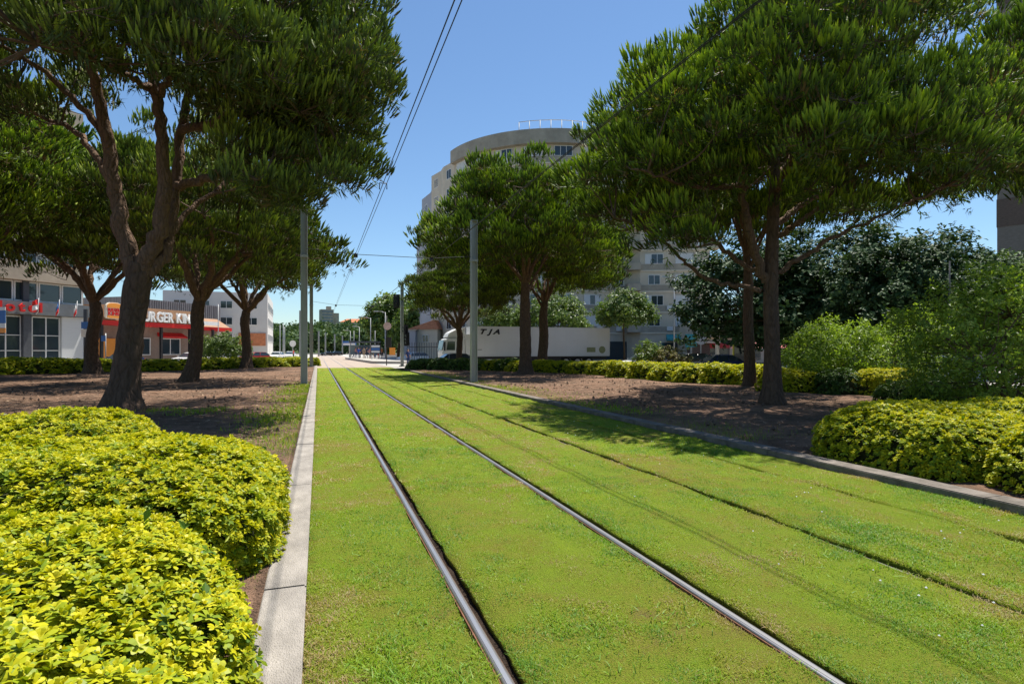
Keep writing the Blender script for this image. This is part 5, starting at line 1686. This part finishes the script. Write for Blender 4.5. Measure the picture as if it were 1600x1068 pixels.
# ------------------------------------------------------------------ people
def person_mesh(pose):
    """one continuous figure from a skinned skeleton; faces are coloured by height"""
    s = pose
    J = {'pel': (0, 0, .95), 'waist': (0, 0, 1.10), 'chest': (0, -.01, 1.33), 'neck': (0, 0, 1.49), 'headb': (0, -.015, 1.57), 'head': (0, -.02, 1.66), 'crown': (0, -.01, 1.73),
         'shl': (-.18, 0, 1.40), 'ell': (-.24, .02 - .12 * s, 1.13), 'wrl': (-.24, -.10 - .2 * s, .91 + .1 * s), 'hal': (-.24, -.13 - .22 * s, .83 + .12 * s),
         'shr': (.18, 0, 1.40), 'elr': (.24, .03, 1.13), 'wrr': (.25, -.06 + .1 * s, .90), 'har': (.25, -.08 + .1 * s, .81),
         'hil': (-.095, 0, .90), 'knl': (-.10, -.03 - .16 * s, .50), 'anl': (-.10, .02 - .14 * s, .09), 'tol': (-.11, -.14 - .14 * s, .04),
         'hir': (.095, 0, .90), 'knr': (.10, -.02 + .10 * s, .50), 'anr': (.10, .02 + .28 * s, .10 + .03 * s), 'tor': (.11, -.12 + .26 * s, .04)}
    Rr = dict(pel=(.155, .115), waist=(.14, .10), chest=(.165, .115), neck=.06, headb=.075, head=(.085, .105), crown=.065, shl=.07, ell=.047, wrl=.033, hal=.04, shr=.07, elr=.047, wrr=.033, har=.04,
              hil=.095, knl=.06, anl=.045, tol=.04, hir=.095, knr=.06, anr=.045, tor=.04)
    E = [('pel', 'waist'), ('waist', 'chest'), ('chest', 'neck'), ('neck', 'headb'), ('headb', 'head'), ('head', 'crown'), ('chest', 'shl'), ('shl', 'ell'), ('ell', 'wrl'), ('wrl', 'hal'), ('chest', 'shr'), ('shr', 'elr'), ('elr', 'wrr'), ('wrr', 'har'),
         ('pel', 'hil'), ('hil', 'knl'), ('knl', 'anl'), ('anl', 'tol'), ('pel', 'hir'), ('hir', 'knr'), ('knr', 'anr'), ('anr', 'tor')]
    ks = list(J); ix = {k: i for i, k in enumerate(ks)}
    me = bpy.data.meshes.new('body'); me.from_pydata([J[k] for k in ks], [(ix[a], ix[b]) for a, b in E], [])
    o = bpy.data.objects.new('body', me); C.objects.link(o)
    sk = o.modifiers.new('skin', 'SKIN')
    for i, k in enumerate(ks):
        r = Rr[k]; me.skin_vertices[0].data[i].radius = r if isinstance(r, tuple) else (r, r)
    me.skin_vertices[0].data[ix['pel']].use_root = True
    o.modifiers.new('sub', 'SUBSURF').levels = 1
    out = bpy.data.meshes.new_from_object(o.evaluated_get(bpy.context.evaluated_depsgraph_get()))
    bpy.data.objects.remove(o); bpy.data.meshes.remove(me)
    return out


BODY = [person_mesh(0.1), person_mesh(.8), person_mesh(-.4)]
hair_me = MB()
for k in range(1):
    V, Fq = [], []
    for i in range(6):
        for j in range(10):
            a, b = 6.283 * j / 10, i / 5 * 1.75
            V.append((.095 * math.sin(b) * math.cos(a), .02 + .115 * math.sin(b) * math.sin(a), 1.665 + .105 * math.cos(b)))
    for i in range(5):
        for j in range(10): Fq.append((i * 10 + j, i * 10 + (j + 1) % 10, i * 10 + 10 + (j + 1) % 10, i * 10 + 10 + j))
    hair_me.add(V, Fq, 0, True)
hair_me = hair_me.mesh('hair', M['hair'])


def cloth(name, c): return plain(name, c, .85, .2, var=.1)


CL = {'blue': cloth('blue_cloth', (.04, .10, .36)), 'white': cloth('white_cloth', (.70, .70, .68)), 'red': cloth('red_cloth', (.50, .04, .04)), 'dark': cloth('dark_cloth', (.03, .03, .045)), 'navy': cloth('navy_cloth', (.03, .05, .14)),
      'tan': cloth('tan_cloth', (.40, .29, .18)), 'pink': cloth('pink_cloth', (.60, .28, .26)), 'jeans': cloth('jeans_cloth', (.08, .12, .22)), 'grey': cloth('grey_cloth', (.25, .25, .26)), 'orange': cloth('orange_cloth', (.60, .20, .06))}


def person(label, loc, rz, body, top, legs, h=1.0, z=.30, shorts=False, group='people waiting at the tram stop'):
    e = empty('person', (loc[0], loc[1], z), rz, label, 'person', group)
    me = BODY[body].copy()
    me.materials.clear()
    for m_ in (CL[top], CL[legs], M['skin'], M['black']): me.materials.append(m_)
    for p in me.polygons:
        x, y, zz = p.center
        i = 0
        if zz > 1.47 or (abs(x) > .205 and zz < 1.16): i = 2
        elif zz < .07: i = 3
        elif zz < (.98 if abs(x) < .2 else 0): i = 2 if (shorts and zz < .50) else 1
        p.material_index = i
        p.use_smooth = True
    link('body', me, e)
    link('hair', hair_me, e)
    e.scale = (h, h, h)


for px, a, rz, b, t, l, sh, lab in ((549, 100, .3, 0, 'red', 'dark', 0, 'person in a red top at the left end of the stop'), (552.5, 98, 1.2, 1, 'dark', 'navy', 0, 'person in dark clothes beside the red top'), (556, 97, 2.0, 0, 'pink', 'jeans', 0, 'person in a pink top and jeans left of the blue one'),
                                    (560, 95, .4, 0, 'blue', 'jeans', 0, 'person all in blue in the middle of the left group'), (563, 97, -1.2, 2, 'blue', 'dark', 0, 'person in a blue top and dark trousers'), (568.5, 93, .2, 0, 'tan', 'tan', 0, 'person in tan clothes under the shelter'),
                                    (573, 92, 1.5, 1, 'dark', 'dark', 0, 'person dressed in black under the shelter'), (578, 88, .5, 0, 'pink', 'grey', 1, 'person in a pink top and grey shorts'), (582.5, 86, -.5, 1, 'white', 'tan', 1, 'person in a white top and tan shorts, mid-stride'),
                                    (586, 88, 2.5, 0, 'navy', 'jeans', 0, 'person in navy before the information board'), (592, 86, .1, 0, 'red', 'red', 0, 'person in long red clothes right of the information board'), (597, 88, 1.0, 2, 'orange', 'dark', 0, 'person in an orange top at the right end of the stop')):
    person(lab, at(px, a), rz, b, t, l, random.uniform(.95, 1.06), shorts=bool(sh))
person('person in dark red clothes walking near the far round sign', at(458.5, 105), 1.2, 1, 'red', 'dark', 1.0, .0, group='people walking on the plaza')
person('person in navy standing behind the black railing', at(637.5, 60), .5, 0, 'navy', 'navy', 1.0, .0, group='people walking on the plaza')


# ------------------------------------------------------------------ vehicles
def wheel(parent, loc, r, w):
    o = link('wheel', MB().disc((0, 0, 0), r, w, 'y', 20).mesh('wheel', M['tyre'], .02), parent, loc)
    link('rim', MB().disc((0, 0, 0), r * .62, w + .02, 'y', 14).mesh('rim', M['rim']), o)


def car(label, loc, rz, paint, kind='hatch', group='cars along the street'):
    e = empty('parked_car', loc, rz, label, 'car', group)
    L = 4.2 if kind == 'hatch' else 4.6
    if kind == 'hatch':
        low = [(-2.1, .32), (-2.12, .62), (-1.95, .80), (-1.05, .93), (1.9, .98), (2.08, .85), (2.1, .35), (1.8, .25), (-1.8, .25)]
        cab = [(-1.05, .92), (-.35, 1.40), (.2, 1.48), (1.35, 1.46), (1.75, 1.22), (1.92, .97)]
    else:
        low = [(-2.3, .32), (-2.32, .62), (-2.1, .80), (-1.05, .92), (1.6, .98), (2.28, .92), (2.3, .35), (2.0, .25), (-2.0, .25)]
        cab = [(-1.05, .91), (-.35, 1.36), (.25, 1.43), (.95, 1.40), (1.7, .97)]
    b = MB().side(low, -.86, .86)
    b.build('body', paint, e, bevel=.07)
    # cabin narrows towards the roof
    n = len(cab); v = []
    for s in (-1, 1):
        for x, z in cab: v.append((x, s * (.80 - .22 * (z - .92) / .55), z))
    f = [(i, i + 1, n + i + 1, n + i) for i in range(n - 1)] + [tuple(range(n)), tuple(range(n, 2 * n))[::-1], (0, n, 2 * n - 1, n - 1)]
    MB().add(v, f).build('glasshouse', M['glass'], e, bevel=.03)
    top = [p for p in cab if p[1] > 1.3]
    r_ = MB(); v = []
    for s in (-1, 1):
        for x, z in top: v.append((x, s * .62, z + .012))
    k = len(top); v += [(x, y, z - .06) for x, y, z in v]
    r_.add(v, [tuple(range(k)) + tuple(range(k, 2 * k))[::-1]] if k == 2 else [(i, i + 1, k + i + 1, k + i) for i in range(k - 1)] + [(2 * k + i, 2 * k + i + 1, 3 * k + i + 1, 3 * k + i) for i in range(k - 1)] + [(i, i + 1, 2 * k + i + 1, 2 * k + i) for i in range(k - 1)] + [(k + i, k + i + 1, 3 * k + i + 1, 3 * k + i) for i in range(k - 1)])
    r_.build('roof', paint, e)
    for x in (-.30, .55):
        for s in (-1, 1): MB().tube([(x, s * .79, .93), (x + .05, s * .62, 1.40)], .035, 5).build('pillar', paint, e)
    for x in (-1.3, 1.3):
        for s in (-1, 1): wheel(e, (x, s * .78, .31), .31, .2)
    for s in (-1, 1):
        MB().box(-2.13 if kind == 'hatch' else -2.34, -2.0, s * .62 - .17, s * .62 + .17, .60, .74).build('headlight', M['white'], e)
        MB().box(2.0 if kind == 'hatch' else 2.2, 2.12 if kind == 'hatch' else 2.32, s * .66 - .12, s * .66 + .12, .70, .88).build('tail_light', M['red'], e)
        MB().box(-.85, -.72, s * .92 - .09, s * .92 + .09, .96, 1.08).build('mirror', paint, e)
    return e


def paint(name, c): return plain(name, c, .25, .6, .1, var=.03)


PW, PB, PS, PR, PK = paint('white_car_paint', (.72, .72, .71)), paint('dark_blue_car_paint', (.015, .03, .10)), paint('silver_car_paint', (.40, .42, .43)), paint('red_car_paint', (.42, .02, .03)), paint('black_car_paint', (.012, .012, .014))
Z_ = -.13
car('white car behind the small bright bush before the shops', at(1003, 46, Z_), -.1, PW)
car('dark blue car left of the yellow-framed advert', at(1120, 42, Z_), -.25, PB, 'saloon')
car('black car under the brown kiosk', at(1075, 50, Z_), -.2, PK)
car('grey car right of the big right-hand pine trunk', at(1235, 38, Z_), -.3, PS)
car('silver car glimpsed under the airy shrub', at(1450, 26.5, Z_), -.4, PS)
car('dark car glimpsed under the grove', at(1395, 30, Z_), -.35, PK, 'saloon')
car('light silver hatchback in front of the truck cab', at(703, 52.6, Z_), .05, PS)
car('white car beside the truck under the trailer front', at(770, 64, Z_), 0, PW)
car('silver car parked by the cream house', at(646, 78, Z_), .3, PW)
car('white car before the restaurant window, nearer to the big trunk', W(-38.2, 67.5, Z_), kr, PW, group='cars before the restaurant')
car('white car before the restaurant window, nearer to the leaning pine', W(-37.0, 72.5, Z_), kr, PW, group='cars before the restaurant')
car('dark car below the bun-shaped sign', W(-40.5, 59.0, Z_), kr, PB, group='cars before the restaurant')
car('red car in front of the white apartment block', at(398, 82, Z_), .3, PR, group='cars beyond the left bed')
car('white car left of the far round sign', at(432, 105, Z_), 1.3, PW, group='cars beyond the left bed')
car('white car just right of the far round sign', at(453, 120, Z_), 1.4, PW, group='cars beyond the left bed')
car('dark green car beyond the bend of the rails', at(512, 170, Z_), .2, PK, 'saloon', group='cars beyond the rails')
car('black car beyond the bend of the rails, right of the green one', at(524, 178, Z_), .2, PK, group='cars beyond the rails')

# the articulated lorry
tr = empty('articulated_truck', (14.2, 54.1, Z_), 0, 'long white articulated truck with black lettering, parked across the street', 'truck')
MB().box(.15, 15.2, 0, 2.55, 1.12, 4.08).build('trailer_box', M['trailer'], tr, bevel=.02)
for z in (1.13, 4.02): MB().box(.13, 15.22, -.03, 2.58, z, z + .09).build('edge_rail', M['shutter'], tr)
for x in (.12, 15.14): MB().box(x, x + .11, -.035, .05, 1.22, 4.02).build('corner_post', M['shutter'], tr)
for k in range(1, 12): MB().box(.15 + k * 1.254 - .012, .15 + k * 1.254 + .012, -.008, .0, 1.22, 4.0).build('panel_seam', M['shutter'], tr)
MB().box(.6, 15.0, .25, 2.3, .85, 1.11).build('chassis', M['black'], tr)
MB().box(4.2, 9.6, .02, .06, .45, 1.05).build('side_guard', M['black'], tr)
for x in (10.2, 11.5, 12.8):
    wheel(tr, (x, .25, .52), .52, .4); wheel(tr, (x, 2.3, .52), .52, .4)
letters('TJA', tr, 'letter', (.95, -.012, 3.36), 0, .66, .008, M['black'], .35, .035, -.06, 1, fit=2.0)
MB().box(12.55, 13.55, -.02, -.009, 1.55, 2.05).build('sticker', M['khaki'], tr)
MB().disc((14.35, -.014, 1.8), .38, .012, 'y', 20).build('sticker', M['khaki'], tr)
MB().box(.55, 1.1, -.014, -.009, 1.75, 1.85).build('small_print', M['pole'], tr)
MB().box(15.23, 15.3, .1, .35, 2.9, 3.2).build('marker_lamp', M['green_lamp'], tr)
cab = MB().side([(-2.75, .55), (-2.82, 1.5), (-2.60, 2.75), (-2.2, 2.95), (-.55, 3.0), (-.55, .55)], .05, 2.50)
cab.build('cab', M['white'], tr, bevel=.09)
MB().side([(-2.35, 2.98), (-2.1, 3.45), (-1.3, 3.85), (-.55, 3.95), (-.55, 3.0)], .18, 2.37).build('roof_deflector', M['white'], tr, bevel=.07)
MB().side([(-2.86, 1.75), (-2.68, 2.72), (-2.60, 2.72), (-2.72, 1.75)], .22, 2.33).build('windscreen', M['glass'], tr)
MB().side([(-2.45, 1.75), (-2.30, 2.6), (-1.60, 2.6), (-1.60, 1.75)], .02, .046).build('side_window', M['glass'], tr)
MB().box(-1.05, -.85, .02, .046, 1.75, 2.7).build('sleeper_window', M['glass'], tr)
MB().box(-2.75, -2.6, -.25, -.05, 1.7, 2.55).build('mirror', M['black'], tr)
MB().box(-2.95, -2.5, .1, 2.45, .3, .75).build('bumper', M['white'], tr, bevel=.05)
MB().box(-.5, .1, .1, 2.4, .7, 1.2).build('coupling', M['black'], tr)
MB().box(-.53, .08, .05, .25, 1.3, 3.3).build('side_fairing', M['white'], tr)
for x in (-2.0, -.1):
    wheel(tr, (x, .25, .52), .52, .4); wheel(tr, (x, 2.3, .52), .52, .4)
